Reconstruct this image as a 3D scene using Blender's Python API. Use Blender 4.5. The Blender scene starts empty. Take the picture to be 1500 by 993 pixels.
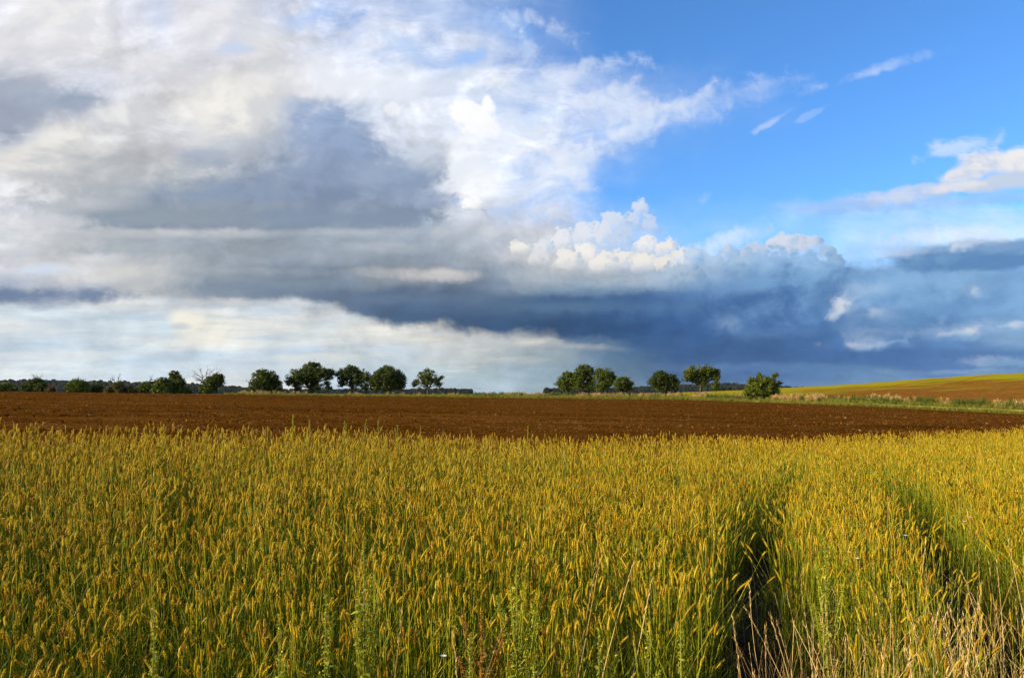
import bpy, math, random
import numpy as np
from mathutils import Vector, Matrix, noise as mnoise

C = bpy.context.scene
R = math.radians
EYE = 1.8                       # eye height of the photographer above the field corner, metres
F = 1177.0                      # focal length in pixels of the 1500 px wide photograph
PITCH = math.atan(78.5 / F)

# ------------------------------------------------------------------ camera
cam = bpy.data.cameras.new('camera'); camo = bpy.data.objects.new('camera', cam); C.collection.objects.link(camo)
camo.location = (0, 0, EYE); camo.rotation_euler = (R(90) + PITCH, 0, 0)
cam.sensor_width = 36.0; cam.lens = 36.0 * F / 1500.0; cam.clip_start = 0.05; cam.clip_end = 20000
C.camera = camo

# ------------------------------------------------------------------ light and exposure
SUN_AZ, SUN_EL = R(-107), R(19)
SKY_STRENGTH = 0.10
SKY_TINT = (0.88, 1.56, 2.35)
C.view_settings.view_transform = 'Standard'; C.view_settings.look = 'None'
EXPO = 1.15; HAZE = 0.000013
C.view_settings.exposure = EXPO; C.view_settings.gamma = 1.0; C.view_settings.use_curve_mapping = False
sun = bpy.data.lights.new('sun', 'SUN'); suno = bpy.data.objects.new('sun', sun); C.collection.objects.link(suno)
sun.energy = 5.0; sun.angle = R(0.5); sun.color = (1.0, 0.83, 0.55)
S = Vector((math.sin(SUN_AZ) * math.cos(SUN_EL), math.cos(SUN_AZ) * math.cos(SUN_EL), math.sin(SUN_EL)))
suno.rotation_euler = S.to_track_quat('Z', 'Y').to_euler()

# ------------------------------------------------------------------ small node language
class Sk:
    """A node socket with arithmetic."""
    def __init__(s, t, o): s.t, s.o = t, o
    def _m(s, op, *a, clamp=False):
        n = s.t.nodes.new('ShaderNodeMath'); n.operation = op; n.use_clamp = clamp
        for i, v in enumerate((s,) + a):
            if isinstance(v, Sk): s.t.links.new(v.o, n.inputs[i])
            else: n.inputs[i].default_value = v
        return Sk(s.t, n.outputs[0])
    def __add__(s, b): return s._m('ADD', b)
    def __radd__(s, b): return s._m('ADD', b)
    def __sub__(s, b): return s._m('SUBTRACT', b)
    def __rsub__(s, b): return (s * -1.0) + b
    def __mul__(s, b): return s._m('MULTIPLY', b)
    def __rmul__(s, b): return s._m('MULTIPLY', b)
    def __truediv__(s, b): return s._m('DIVIDE', b)
    def __pow__(s, b): return s._m('POWER', b)
    def clamp(s): return s._m('ADD', 0.0, clamp=True)
    def max(s, b): return s._m('MAXIMUM', b)
    def min(s, b): return s._m('MINIMUM', b)

def rng(t, x, a, b, c=0.0, d=1.0, smooth=True):
    n = t.nodes.new('ShaderNodeMapRange'); n.interpolation_type = 'SMOOTHSTEP' if smooth else 'LINEAR'
    t.links.new(x.o, n.inputs[0])
    for i, v in enumerate((a, b, c, d)): n.inputs[i + 1].default_value = v
    return Sk(t, n.outputs[0])

def mix(t, f, a, b, blend='MIX'):
    n = t.nodes.new('ShaderNodeMix'); n.data_type = 'RGBA'; n.blend_type = blend; n.clamp_factor = True
    for k, v in ((0, f), (6, a), (7, b)):
        if isinstance(v, Sk): t.links.new(v.o, n.inputs[k])
        elif k == 0: n.inputs[k].default_value = v
        else: n.inputs[k].default_value = tuple(v)[:3] + (1,)
    return Sk(t, n.outputs[2])

def vec(t, x, y, z=0.0):
    n = t.nodes.new('ShaderNodeCombineXYZ')
    for i, v in enumerate((x, y, z)):
        if isinstance(v, Sk): t.links.new(v.o, n.inputs[i])
        else: n.inputs[i].default_value = v
    return Sk(t, n.outputs[0])

def sep(t, v):
    n = t.nodes.new('ShaderNodeSeparateXYZ'); t.links.new(v.o, n.inputs[0])
    return [Sk(t, o) for o in n.outputs]

def noise(t, v, scale, detail=4.0, rough=0.5, dist=0.0, dim='3D', color=False):
    n = t.nodes.new('ShaderNodeTexNoise'); n.noise_dimensions = dim
    t.links.new(v.o, n.inputs['Vector'])
    n.inputs['Scale'].default_value = scale; n.inputs['Detail'].default_value = detail
    n.inputs['Roughness'].default_value = rough; n.inputs['Distortion'].default_value = dist
    return Sk(t, n.outputs[1 if color else 0])

def lin(c):
    """8-bit sRGB to linear."""
    o = []
    for v in c[:3]:
        v = v / 255.0
        o.append(v / 12.92 if v <= 0.04045 else ((v + 0.055) / 1.055) ** 2.4)
    return tuple(o)

def cool(c, x=1500):
    """Push the bluish cloud greys a little further towards cyan-blue, as in the photograph."""
    w_ = max(0.0, min(1.0, (c[2] - c[0]) / 60.0)) * max(0.0, min(1.0, (240 - c[2]) / 30.0)) * max(0.25, min(1.0, (x - 600) / 250.0))
    return c[0] * (1 - .02 * w_), min(255, c[1] * (1 + .10 * w_)), min(255, c[2] * (1 + .08 * w_))

def ramp(t, x, stops, interp='LINEAR'):
    n = t.nodes.new('ShaderNodeValToRGB'); n.color_ramp.interpolation = interp
    e = n.color_ramp.elements
    while len(e) > 1: e.remove(e[-1])
    for i, (p, c) in enumerate(stops):
        k = e[0] if i == 0 else e.new(p)
        k.position = p; k.color = c if len(c) == 4 else (*c, 1)
    t.links.new(x.o, n.inputs[0])
    return Sk(t, n.outputs[0]), Sk(t, n.outputs[1])

# ------------------------------------------------------------------ sky: Nishita sky with procedural clouds laid out by compass bearing and elevation
def bearing(x, y):
    """Compass bearing a (radians, 0 = straight ahead) and slope v of the direction seen at a photo pixel, in units of 100 px."""
    a, b = (x - 750) / F, -(y - 496.5) / F
    Y = math.cos(PITCH) - b * math.sin(PITCH); Z = math.sin(PITCH) + b * math.cos(PITCH)
    return math.atan2(a, Y) * F / 100, Z / Y * F / 100

W = bpy.data.worlds.new('World'); C.world = W; W.use_nodes = True
T = W.node_tree; T.nodes.clear()
tc = T.nodes.new('ShaderNodeTexCoord')
D3 = Sk(T, tc.outputs['Generated'])
dx, dy, dz = sep(T, D3)
bear = dx._m('ARCTAN2', dy)
hyp = ((dx * dx + dy * dy) ** 0.5).max(0.02)
bc = bear.max(-0.8).min(0.8)
A = bear * (F / 100)
V = (dz / hyp / bc._m('COSINE') * (F / 100)).min(30.0).max(-5.0)

nis = T.nodes.new('ShaderNodeTexSky'); nis.sky_type = 'NISHITA'; nis.sun_disc = False
nis.sun_elevation = SUN_EL; nis.sun_rotation = SUN_AZ % (2 * math.pi); nis.altitude = 200; nis.air_density = 1.0; nis.dust_density = 0.4; nis.ozone_density = 2.0
sky_blue = Sk(T, nis.outputs[0])

P = vec(T, A, V, 0.0)
PS = vec(T, A * 0.45, V * 1.5, 3.7)             # stretched along the horizon, for layer clouds
def rgb2(c): n = sep(T, c); return n
# warps (in 100 px units)
wa = sep(T, noise(T, P, 0.55, 3.0, 0.5, color=True, dim='2D'))
wb = sep(T, noise(T, P, 2.1, 6.0, 0.62, color=True, dim='2D'))
ws = sep(T, noise(T, PS, 1.1, 6.0, 0.58, color=True))
hi = rng(T, V, 1.0, 3.0)                         # 0 near the horizon, 1 higher up: billows above, streaks below
gx = A + (wa[0] - 0.5) * 0.5 + (wb[0] - 0.5) * 0.5 * hi + (ws[0] - 0.5) * 0.7
gy = V + ((wa[1] - 0.5) * 0.6 + (wb[1] - 0.5) * 0.55) * (hi * 0.8 + 0.2) + (ws[1] - 0.5) * 0.35

A_LO, A_HI = bearing(-60, 560)[0], bearing(1560, 560)[0]
ft = (gx - A_LO) / (A_HI - A_LO)
def grid(rows, base=None):
    """Cloud colour and cover read off a coarse table: one colour ramp per elevation, blended upward."""
    cur = None
    for y, cells in rows:
        stops = []
        n = len(cells)
        for i, c in enumerate(cells):
            x = 1500 * i / (n - 1)
            p = (bearing(x, 560)[0] - A_LO) / (A_HI - A_LO)
            al = c[3] if len(c) > 3 else 1.0
            stops.append((p, (*lin(cool(c, x)), al)))
        col, al = ramp(T, ft, stops, 'EASE')
        v = bearing(750, y)[1]
        if cur is None: cur = (col, al)
        else:
            f = rng(T, gy, v0, v)
            m = T.nodes.new('ShaderNodeMix'); m.data_type = 'FLOAT'
            T.links.new(f.o, m.inputs[0]); T.links.new(cur[1].o, m.inputs[2]); T.links.new(al.o, m.inputs[3])
            cur = (mix(T, f, cur[0], col), Sk(T, m.outputs[0]))
        v0 = v
    return cur

_ = (240, 244, 252, 0.0)
def w(a, c=(240, 244, 253)): return (*c, a)
UPPER = [
 (520, [(120,136,160),(130,144,165),(150,160,172),(135,148,165),(110,128,152),(85,104,132),(66,90,122),(62,86,118),(56,80,116),(58,82,122),(62,86,132),(66,92,142),(72,99,150),(78,104,156),(84,110,160),(88,115,165)]),
 (492, [(120,136,160),(130,144,165),(150,160,172),(135,148,165),(110,128,152),(80,100,128),(60,84,118),(60,84,118),(52,76,114),(52,78,120),(58,84,132),(66,92,142),(76,104,154),(90,118,168),(102,128,176),(132,152,190)]),
 (465, [(112,130,158),(135,148,170),(175,178,182),(140,150,163),(112,128,150),(95,112,138),(72,94,124),(66,88,120),(58,82,118),(56,80,122),(60,86,134),(68,96,146),(84,112,162),(104,130,178),(116,140,186),(134,156,198)]),
 (435, [(120,137,165),(160,168,182),(190,192,192),(138,148,162),(108,124,146),(100,117,142),(84,104,134),(96,113,138),(72,95,132),(72,95,136),(74,98,146),(80,106,156),(98,126,174),(112,138,184),(116,142,188),(130,154,198)]),
 (405, [(196,202,214),(210,211,212),(182,186,191),(146,155,167),(130,142,158),(126,139,157),(152,157,165),(124,137,158),(146,155,170),(150,160,180),(120,140,176),(112,136,178),(110,138,184),(120,142,184),(116,140,184),(126,150,196)]),
 (378, [(222,222,226),(210,211,213),(184,188,194),(160,168,178),(156,164,175),(148,158,172),(146,157,173),(162,170,182),(198,198,202),(214,212,212,.9),(196,206,226,.4),w(.1),w(.15),(190,206,232,.5),(150,176,216,.8),(140,168,212,.8)]),
 (350, [(214,218,224),(196,200,205),(164,172,182),(152,161,173),(150,160,173),(152,162,176),(158,168,183),(184,190,202),(214,214,218,.9),(214,220,232,.5),w(.12),w(.12),w(.15),w(.3),(215,232,252,.6),(215,232,252,.7)]),
 (315, [(224,224,230),(190,194,200),(150,160,174),(148,157,170),(136,147,166),(140,152,172),(150,163,186),(205,210,222),(225,226,234,.6),w(.12),w(.06),w(.06),w(.2),w(.3),w(.35),w(.4)]),
 (280, [(224,224,228),(206,207,209),(178,182,187),(165,172,183),(138,150,174),(136,150,178),(158,171,196),(232,237,248),(240,245,253,.55),_,_,_,_,_,_,_]),
 (240, [(220,219,221),(208,207,207),(187,189,193),(186,189,196),(158,168,186),(142,156,185),(186,196,214),(238,243,253,.95),w(.75),w(.12),_,_,_,_,_,_]),
 (200, [(188,192,203),(220,218,216),(206,207,212),(206,206,212),(178,184,198),(150,164,194),(214,220,234),(234,240,252,.9),w(.7),w(.3),w(.05),_,_,_,_,_]),
 (160, [(158,166,186),(176,181,196),(212,212,216),(232,230,226),(212,213,218),(190,200,220),(234,239,250),(226,236,253,.85),w(.6),w(.55),w(.2),w(.05),_,_,_,_]),
 (120, [(190,193,206),(204,206,217),(222,222,229),(220,218,220),(220,219,222),(238,241,250),(234,240,252,.95),(240,245,253,.85),w(.6),w(.15),w(.08),_,_,_,_,_]),
 (70, [(224,224,231),(228,227,230),(224,225,232),(216,217,226),(216,219,229),(224,231,247,.9),(232,238,252,.7),(236,242,253,.6),w(.12),_,_,_,_,_,_,_]),
 (20, [(228,229,236),(230,230,236),(222,226,238),(224,225,234),(218,222,235,.85),(215,226,248,.6),(228,236,252,.7),(226,236,252,.35),w(.06),_,_,_,_,_,_,_]),
 (-60, [(228,229,236),(228,229,236),(222,226,238,.8),(224,225,234,.8),w(.6),w(.5),w(.4),w(.3),w(.1),_,_,_,_,_,_,_]),
 (-500, [w(.6)]*5 + [w(.2)]*3 + [_]*8),
]
LOWER = [
 (585, [(226,233,237),(222,230,236),(205,219,231),(202,217,228),(194,209,220),(187,203,214),(182,198,209),(168,185,195),(148,164,178),(115,131,155),(90,110,148),(92,114,154),(104,126,166),(115,136,172),(122,142,174),(127,144,177)]),
 (545, [(222,229,231),(219,227,231),(206,219,229),(210,221,228),(202,213,221),(190,204,214),(182,198,208),(166,182,191),(138,154,169),(98,117,144),(64,88,132),(72,98,147),(84,110,156),(100,124,166),(118,138,174),(132,147,180)]),
 (520, [(216,224,230),(206,218,227),(208,219,227),(216,225,229),(206,217,224),(210,218,221),(206,210,210),(188,194,196),(152,163,172),(90,110,140),(60,85,130),(64,90,138),(68,96,146),(74,102,152),(80,107,158),(90,116,164)]),
 (497, [(212,222,230),(200,214,226),(214,222,227),(240,238,228),(222,226,225),(218,222,222),(212,214,210),(198,200,198),(166,173,179),(120,136,156),(66,90,134),(66,94,142),(74,102,150),(90,116,164),(104,128,174),(130,148,188)]),
 (472, [(222,228,231),(210,221,229),(214,224,230),(244,240,229),(224,226,224),(214,218,219),(208,211,208),(202,204,200),(176,181,185),(130,144,160),(66,90,134),(68,96,146),(90,118,164),(108,132,180),(116,138,184),(132,154,198)]),
 (445, [(226,230,230),(218,225,229),(222,226,227),(230,229,224),(216,219,220),(206,210,213),(198,202,203),(196,198,196),(176,181,185),(130,144,160),(74,98,146),(80,106,156),(96,124,172),(112,138,184),(116,142,188),(130,154,198)]),
]
uc, ua = grid(UPPER)
lc, la = grid(LOWER)
wool_n = noise(T, vec(T, A * 0.8, V * 1.15), 1.15, 6.0, 0.6, dist=0.25, dim='2D')
# ragged underside of the long dark bank
base_pts = [(-60,444),(0,443),(90,446),(150,447),(175,436),(220,442),(300,444),(360,442),(430,440),(480,450),(520,458),(545,468),(600,477),(680,484),(760,491),(850,499),(900,503),(960,512),(1100,525),(1560,560)]
bt = [( (bearing(x, 480)[0] - A_LO) / (A_HI - A_LO), bearing(x, y)[1]) for x, y in base_pts]
bcol, bal = ramp(T, ((gx * 0.35 + A * 0.65) - A_LO) / (A_HI - A_LO), [(p, (0, 0, 0, v / 2.0)) for p, v in bt])
bv = bal * 2.0
edge = gy * 0.45 + V * 0.55 + (wb[1] - 0.5) * 0.16 + (wool_n - 0.5) * 0.40 - bv
under = rng(T, edge, -0.10, 0.11)
strat = noise(T, vec(T, A * 0.32, V * 2.6, 9.1), 1.5, 7.0, 0.6)
lc = mix(T, rng(T, strat, 0.44, 0.66) * rng(T, A, 1.2, -1.0) * 0.75, lc, lin((186, 205, 222)))
lc = mix(T, rng(T, strat, 0.46, 0.30) * rng(T, A, 1.5, -0.5) * 0.6, lc, lin((242, 239, 230)))
cloud = mix(T, under, lc, uc)
m = T.nodes.new('ShaderNodeMix'); m.data_type = 'FLOAT'; T.links.new(under.o, m.inputs[0]); T.links.new(la.o, m.inputs[2]); T.links.new(ua.o, m.inputs[3])
cover = Sk(T, m.outputs[0])
# fine texture of the clouds
fine = noise(T, P, 3.2, 8.0, 0.6, dist=0.3, dim='2D'); fstr = noise(T, PS, 2.2, 8.0, 0.6)
wisp = noise(T, vec(T, A * 1.0 + V * 1.6, V * 2.2 - A * 0.7, 1.3), 0.9, 9.0, 0.62, dist=0.6)
tex = (fine - 0.5) * (hi * 0.3 + 0.05) + (fstr - 0.5) * (0.42 - hi * 0.34) + 1.0
wool_s = noise(T, vec(T, A * 0.8 + 0.13, V * 1.15 - 0.12), 1.15, 6.0, 0.6, dist=0.25, dim='2D')
relief = (wool_n - wool_s) * (hi * 0.35 + 0.55)          # folds lit from the sun's side
tex = tex + relief + (wool_n - 0.5) * 0.28
solid = rng(T, cover, 0.75, 1.0)
cover = (cover * (1.0 - solid) * ((wisp - 0.5) * 2.8 + 1.0).max(0.0) + solid * cover).clamp()

PUFFS = []
def puff(cur, x, y, rx, ry=None, lit=(240,238,236), sh=(170,185,212), soft=0.22, rag=0.5, fade=0.0, alpha=1.0, rot=0.0, light=(-0.75, 0.55), mid=0.0, dn=0.0, woolly=False, hard=0.8):
    """One billow: a ragged disc lit from the sun's side, its underside dissolving into what is behind."""
    PUFFS.append(dict(x=x, y=y, rx=rx, ry=ry or rx, lit=lit, sh=sh, soft=soft, rag=rag, fade=fade, alpha=alpha, rot=rot, light=light, mid=mid, dn=dn, woolly=woolly, hard=hard))

def vmath(t, op, a, b=None, val=False):
    n = t.nodes.new('ShaderNodeVectorMath'); n.operation = op; t.links.new(a.o, n.inputs[0])
    if b is not None: n.inputs[1].default_value = b
    return Sk(t, n.outputs[1 if val else 0])

def draw_puff(g, cur, pv, rg, fo, p, eps):
    x, y, rx, ry = p['x'], p['y'], p['rx'], p['ry']
    cx, cy = bearing(x, y)
    ax = (bearing(x + rx, y)[0] - bearing(x - rx, y)[0]) / 2; ay = abs(bearing(x, y + ry)[1] - bearing(x, y - ry)[1]) / 2
    d = vmath(g, 'SUBTRACT', pv, (cx + eps, cy, 0))
    lx, ly = p['light']
    if p['rot']:
        c, s = math.cos(R(p['rot'])), math.sin(R(p['rot']))
        rowx, rowy = (c / ax, s / ax, 0), (-s / ay, c / ay, 0)
        qx, qy = vmath(g, 'DOT_PRODUCT', d, rowx, True), vmath(g, 'DOT_PRODUCT', d, rowy, True)
        r_ = qx._m('MULTIPLY_ADD', qx, qy * qy)._m('SQRT')
        lrow = tuple(lx * a + ly * b for a, b in zip(rowx, rowy))
    else:
        r_ = vmath(g, 'LENGTH', vmath(g, 'MULTIPLY', d, (1 / ax, 1 / ay, 0)), None, True)
        lrow = (lx / ax, ly / ay, 0)
        if p['fade']: qy = vmath(g, 'DOT_PRODUCT', d, (0, 1 / ay, 0), True)
    msk = rng(g, rg._m('MULTIPLY_ADD', p['rag'], r_), 1.0 - p['soft'], 1.0 + p['soft'] * .5, p['alpha'], 0.0)
    if p['fade']: msk = msk * rng(g, qy, -1.0 + p['dn'], -1.0 + p['dn'] + p['fade'])
    shd = rng(g, (rg if fo is None else fo)._m('MULTIPLY_ADD', 1.1 if fo is None else 6.0, vmath(g, 'DOT_PRODUCT', d, lrow, True)), -p['hard'] + p['mid'], p['hard'] + p['mid'])
    return mix(g, msk, cur, mix(g, shd, [k * v for v in lin(cool(p['sh'], x))], [k * v for v in lin(cool(p['lit'], x))]))

def extent(p):
    m = 1.0 + p['soft'] * .5 + p['rag'] * .42
    c, s = abs(math.cos(R(p['rot']))), abs(math.sin(R(p['rot'])))
    ex, ey = (p['rx'] * c + p['ry'] * s) * m + 9, (p['rx'] * s + p['ry'] * c) * m + 9
    return p['x'] - ex, p['x'] + ex, p['y'] - ey, p['y'] + ey

TILES = [0]
def tile(ps, depth=0):
    """A binary tree over the sky: each ray evaluates only the billows of its own patch."""
    best = None
    if len(ps) > 7 and depth < 6:
        for ax in (0, 1):
            for q in sorted({e for p in ps for e in extent(p)[ax * 2:ax * 2 + 2]}):
                lo = [p for p in ps if extent(p)[ax * 2] < q]; hi_ = [p for p in ps if extent(p)[ax * 2 + 1] > q]
                cost = max(len(lo), len(hi_)) + 0.2 * min(len(lo), len(hi_))
                if best is None or cost < best[0]: best = (cost, ax, q, lo, hi_)
        if max(len(best[3]), len(best[4])) >= len(ps): best = None
    if best is None:
        TILES[0] += 1
        cur = base_sky
        if ps:
            g = bpy.data.node_groups.new('cloud_patch', 'ShaderNodeTree')
            for nm, ty in (('Sky', 'Color'), ('P', 'Vector'), ('Lumps', 'Float'), ('Wool', 'Float'), ('Fold', 'Float')): g.interface.new_socket(nm, in_out='INPUT', socket_type='NodeSocket' + ty)
            g.interface.new_socket('Color', in_out='OUTPUT', socket_type='NodeSocketColor')
            gi, go = g.nodes.new('NodeGroupInput'), g.nodes.new('NodeGroupOutput')
            c_, pv, rg, wl, fo = (Sk(g, gi.outputs[q_]) for q_ in range(5))
            for p in ps: c_ = draw_puff(g, c_, pv, wl if p['woolly'] else rg, fo if p['woolly'] else None, p, TILES[0] * 2e-6)
            g.links.new(c_.o, go.inputs[0])
            gn = T.nodes.new('ShaderNodeGroup'); gn.node_tree = g
            for q_, v_ in enumerate((base_sky, pvec, rag0, wool, relief)): T.links.new(v_.o, gn.inputs[q_])
            cur = Sk(T, gn.outputs[0])
        b = T.nodes.new('ShaderNodeBackground'); b.inputs['Strength'].default_value = SKY_STRENGTH; T.links.new(cur.o, b.inputs['Color'])
        return b.outputs[0]
    _c, ax, q, lo, hi_ = best
    f = A._m('GREATER_THAN', bearing(q, 300)[0]) if ax == 0 else V._m('LESS_THAN', bearing(750, q)[1])
    a, b = tile(lo, depth + 1), tile(hi_, depth + 1)
    n = T.nodes.new('ShaderNodeMixShader'); T.links.new(f.o, n.inputs[0]); T.links.new(a, n.inputs[1]); T.links.new(b, n.inputs[2])
    return n.outputs[0]

# billow noise: puffy lumps for cumulus edges
vo = T.nodes.new('ShaderNodeTexVoronoi'); vo.voronoi_dimensions = '2D'; vo.feature = 'SMOOTH_F1'
vw = vec(T, A + (wb[2] - 0.5) * 0.12, V + (wb[0] - 0.5) * 0.12, 0.0)
T.links.new(vw.o, vo.inputs['Vector']); vo.inputs['Scale'].default_value = 5.5
vo.inputs['Detail'].default_value = 2.5; vo.inputs['Roughness'].default_value = 0.55; vo.inputs['Smoothness'].default_value = 0.35
bil = Sk(T, vo.outputs['Distance'])
ragn = bil * 0.75 + noise(T, P, 7.0, 6.0, 0.6, dim='2D') * 0.35
pvec = vec(T, A + (wb[0] - 0.5) * 0.10, V + (wb[1] - 0.5) * 0.10)
rag0 = ragn - 0.5
wool = (fine - 0.5) * 1.2 + (wool_n - 0.5) * 1.3
k = 1.0 / SKY_STRENGTH / 2 ** EXPO      # cloud colours are given as they appear, so undo the exposure
sky_t = mix(T, 1.0, sky_blue, [v_ / 2 ** EXPO for v_ in SKY_TINT], 'MULTIPLY')
tx = vec(T, tex * k, tex * k, tex * k)
base_sky = mix(T, cover, sky_t, mix(T, 1.0, cloud, tx, 'MULTIPLY'))
cur = None
WHITE, CREAM = (255, 255, 255), (238, 234, 228)
# sunlit heads rising out of the bank, far ones first
for a in [
  (938, 312, 17, 24, (208,222,243), (165,192,232)), (952, 335, 20, 26, (196,212,238), (158,184,226)), (925, 330, 18, 24, (205,219,242), (160,186,228)),
  (900, 330, 26, 30, (212,224,243), (160,186,226)), (880, 352, 32, 36, (222,228,240), (172,192,224)), (912, 352, 26, 30, (198,212,236), (158,182,220)),
  (855, 350, 26, 30, (226,231,241), (178,196,225)), (822, 358, 22, 26, (232,234,240), (190,202,224)), (795, 368, 22, 22, (226,228,234), (186,197,216)),
  (948, 362, 20, 22, (240,238,238), (188,200,224)), (975, 368, 22, 24, (238,234,230), (186,196,216)), (998, 378, 18, 18, (232,228,224), (178,190,212)),
  (858, 376, 26, 24, (244,241,236), (200,206,218)), (832, 384, 30, 26, (238,235,231), (190,198,212)), (915, 382, 24, 24, (238,234,230), (188,198,216)),
  (885, 388, 28, 24, (240,236,230), (192,200,215)), (945, 388, 26, 24, (240,235,228), (190,198,214)), (975, 392, 26, 22, (236,230,224), (180,190,208)),
  (1008, 384, 14, 14, (234,229,224), (172,188,216)), (762, 366, 22, 17, (240,237,230), (190,198,212)), (790, 382, 26, 18, (222,222,224), (180,188,202)),
 ]:
    cur = puff(cur, *a, fade=1.1, dn=0.25, soft=0.16, rag=0.7, hard=0.55)
for a in [(870, 416, 120, 16, (206,206,210), (158,170,192), .5), (965, 412, 60, 14, (200,202,208), (150,166,192), .45), (770, 404, 60, 16, (204,205,209), (158,170,188), .45)]:
    cur = puff(cur, *a[:4], a[4], a[5], soft=0.8, rag=1.2, alpha=a[6], light=(-.2, .8), woolly=True)
# the shaded heads further right
for a in [
  (1188, 360, 22, 20, (206,212,230), (140,162,202)), (1168, 366, 28, 28, (206,212,230), (142,164,204)), (1142, 364, 26, 28, (214,219,234), (146,168,206)), (1156, 356, 18, 16, (214,219,234), (156,176,212)),
  (1214, 376, 22, 22, (170,184,214), (120,144,190)), (1224, 398, 20, 32, (150,168,204), (104,130,178)), (1110, 372, 24, 22, (192,202,224), (136,158,198)), (1092, 378, 20, 20, (184,196,222), (132,154,196)),
  (1068, 378, 26, 24, (166,183,218), (136,160,204)), (1040, 386, 26, 22, (152,172,209), (128,152,198)), (1092, 396, 34, 30, (168,182,212), (134,156,198)), (1016, 380, 20, 20, (150,172,210), (130,154,200)),
  (1135, 398, 50, 40, (160,178,214), (130,154,197)), (1190, 406, 46, 42, (152,172,211), (120,146,191)), (1060, 410, 60, 34, (160,173,203), (122,146,187)), (990, 412, 60, 30, (170,180,202), (126,146,182)),
 ]:
    cur = puff(cur, *a, fade=0.9, dn=0.3, soft=0.15, rag=0.55)
# body of the bank below the heads, then the blue-grey mass to the right
cur = puff(cur, 1120, 452, 150, 60, (120,144,188), (72,98,150), soft=0.5, fade=1.0, rag=0.4, light=(-0.1, 0.9), mid=0.1, alpha=0.75, woolly=True)
cur = puff(cur, 1350, 425, 110, 48, (150,172,210), (110,138,186), soft=0.4, rag=0.9, light=(0.2, 0.8), alpha=0.6, woolly=True)
cur = puff(cur, 1280, 478, 70, 26, (140,152,186), (96,122,170), soft=0.5, rag=0.9, light=(-0.1, 0.9), alpha=0.7, woolly=True)
cur = puff(cur, 1440, 374, 175, 23, (124,146,186), (96,124,172), soft=0.3, rag=0.55, rot=5, light=(0.0, 0.7), mid=0.3, alpha=0.95, woolly=True)
for a in [(1170,428,80,36,(122,148,192),(74,104,154),.7),(1085,452,100,24,(92,122,170),(64,92,142),.7),(1215,455,50,34,(104,132,180),(72,102,152),.7),(1010,455,90,22,(84,112,158),(62,90,136),.6),(1160,492,120,14,(96,120,166),(70,98,148),.6),(1000,505,180,14,(66,92,136),(58,84,128),.6),
          (1300,432,70,34,(138,162,204),(96,126,176),.7),(1390,438,80,30,(136,160,202),(100,130,178),.65),(1340,472,90,18,(104,132,178),(84,114,164),.7),(1262,478,40,18,(96,124,172),(80,110,160),.6),(1285,492,60,12,(150,160,190),(104,130,176),.6),(1450,455,70,20,(130,156,200),(104,134,182),.6),(1120,540,120,8,(104,128,172),(92,118,164),.5),(1420,545,130,6,(150,164,194),(126,146,184),.5)]:
    cur = puff(cur, *a[:4], a[4], a[5], soft=0.7, rag=1.4, alpha=a[6], woolly=True)
# bright gaps and scraps, each in a paler torn patch
for x, y, rx, ry, al in [(1238,452,30,20,.4),(1272,425,40,16,.35),(1298,464,26,14,.35),(1380,488,46,10,.35),(1460,480,60,14,.4),(1430,430,20,14,.35),(1275,505,60,8,.35),(1064,474,22,16,.3),(1470,531,70,9,.45)]:
    cur = puff(cur, x, y, rx, ry, (190,200,222), (150,172,208), soft=0.9, rag=2.0, alpha=al, woolly=True)
for x, y, rx, ry, rot, al in [(1233,451,18,12,-25,.75),(1225,463,14,7,15,.5),(1430,429,8,8,0,.45),(1287,457,14,8,20,.25),(1395,488,18,4,10,.35),(1430,480,10,6,30,.4),(1480,475,46,6,9,.6),(1252,506,22,3.5,-5,.3),(1304,503,22,3.5,8,.25)]:
    cur = puff(cur, x, y, rx, ry, (222,224,232), (172,190,218), soft=0.9, rot=rot, rag=2.8, alpha=al, mid=-0.1, woolly=True)
# upper right: flat bright cloud with a grey tail
for a in [(1462,243,60,24,(238,236,238),(190,204,230),2), (1510,240,50,30,(240,238,238),(190,204,230),0), (1415,258,40,17,(228,229,236),(186,202,232),14), (1490,268,75,18,(198,208,230),(176,198,234),6)]:
    cur = puff(cur, *a[:4], a[4], a[5], soft=0.3, fade=0.8, rot=a[6], rag=0.55, mid=-0.15, dn=0.1, woolly=True)
for a in [(1335,284,95,13,(212,216,232),(176,194,228),9,.8),(1410,274,50,8,(234,230,232),(200,208,228),9,.8),(1230,303,95,11,(168,190,230),(150,180,228),3,.6),(1450,292,90,7,(176,200,238),(160,188,232),6,.5)]:
    cur = puff(cur, *a[:4], a[4], a[5], soft=0.5, rot=a[6], rag=1.0, alpha=a[7], woolly=True)
# high ice-cloud streaks
for x, y, rx, ry, rot, al in [(1412,214,56,11,15,.55),(1285,102,60,7,20,.3),(1265,112,40,5,24,.2),(1132,176,30,4,32,.28),(1126,182,20,3,30,.2),(1190,167,26,3.5,30,.2),(1140,120,70,6,14,.14),(1000,150,80,8,20,.3),(940,186,70,8,14,.35),(1068,348,62,12,20,.55),(1030,372,50,14,18,.3),(1430,345,120,14,8,.55),(1320,372,70,8,6,.4),
                              (960,175,90,22,15,.4),(1070,140,110,18,12,.22),(890,178,80,40,20,.3),(720,70,30,40,-20,.45),(560,60,50,40,-30,.3),(1032,293,14,8,40,.18),(850,245,30,26,35,.5),(800,262,50,32,30,.5)]:
    cur = puff(cur, x, y, rx, ry, (246,248,254), (226,238,254), soft=0.95, rot=rot, rag=2.4, alpha=al * .85, woolly=True)
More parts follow.
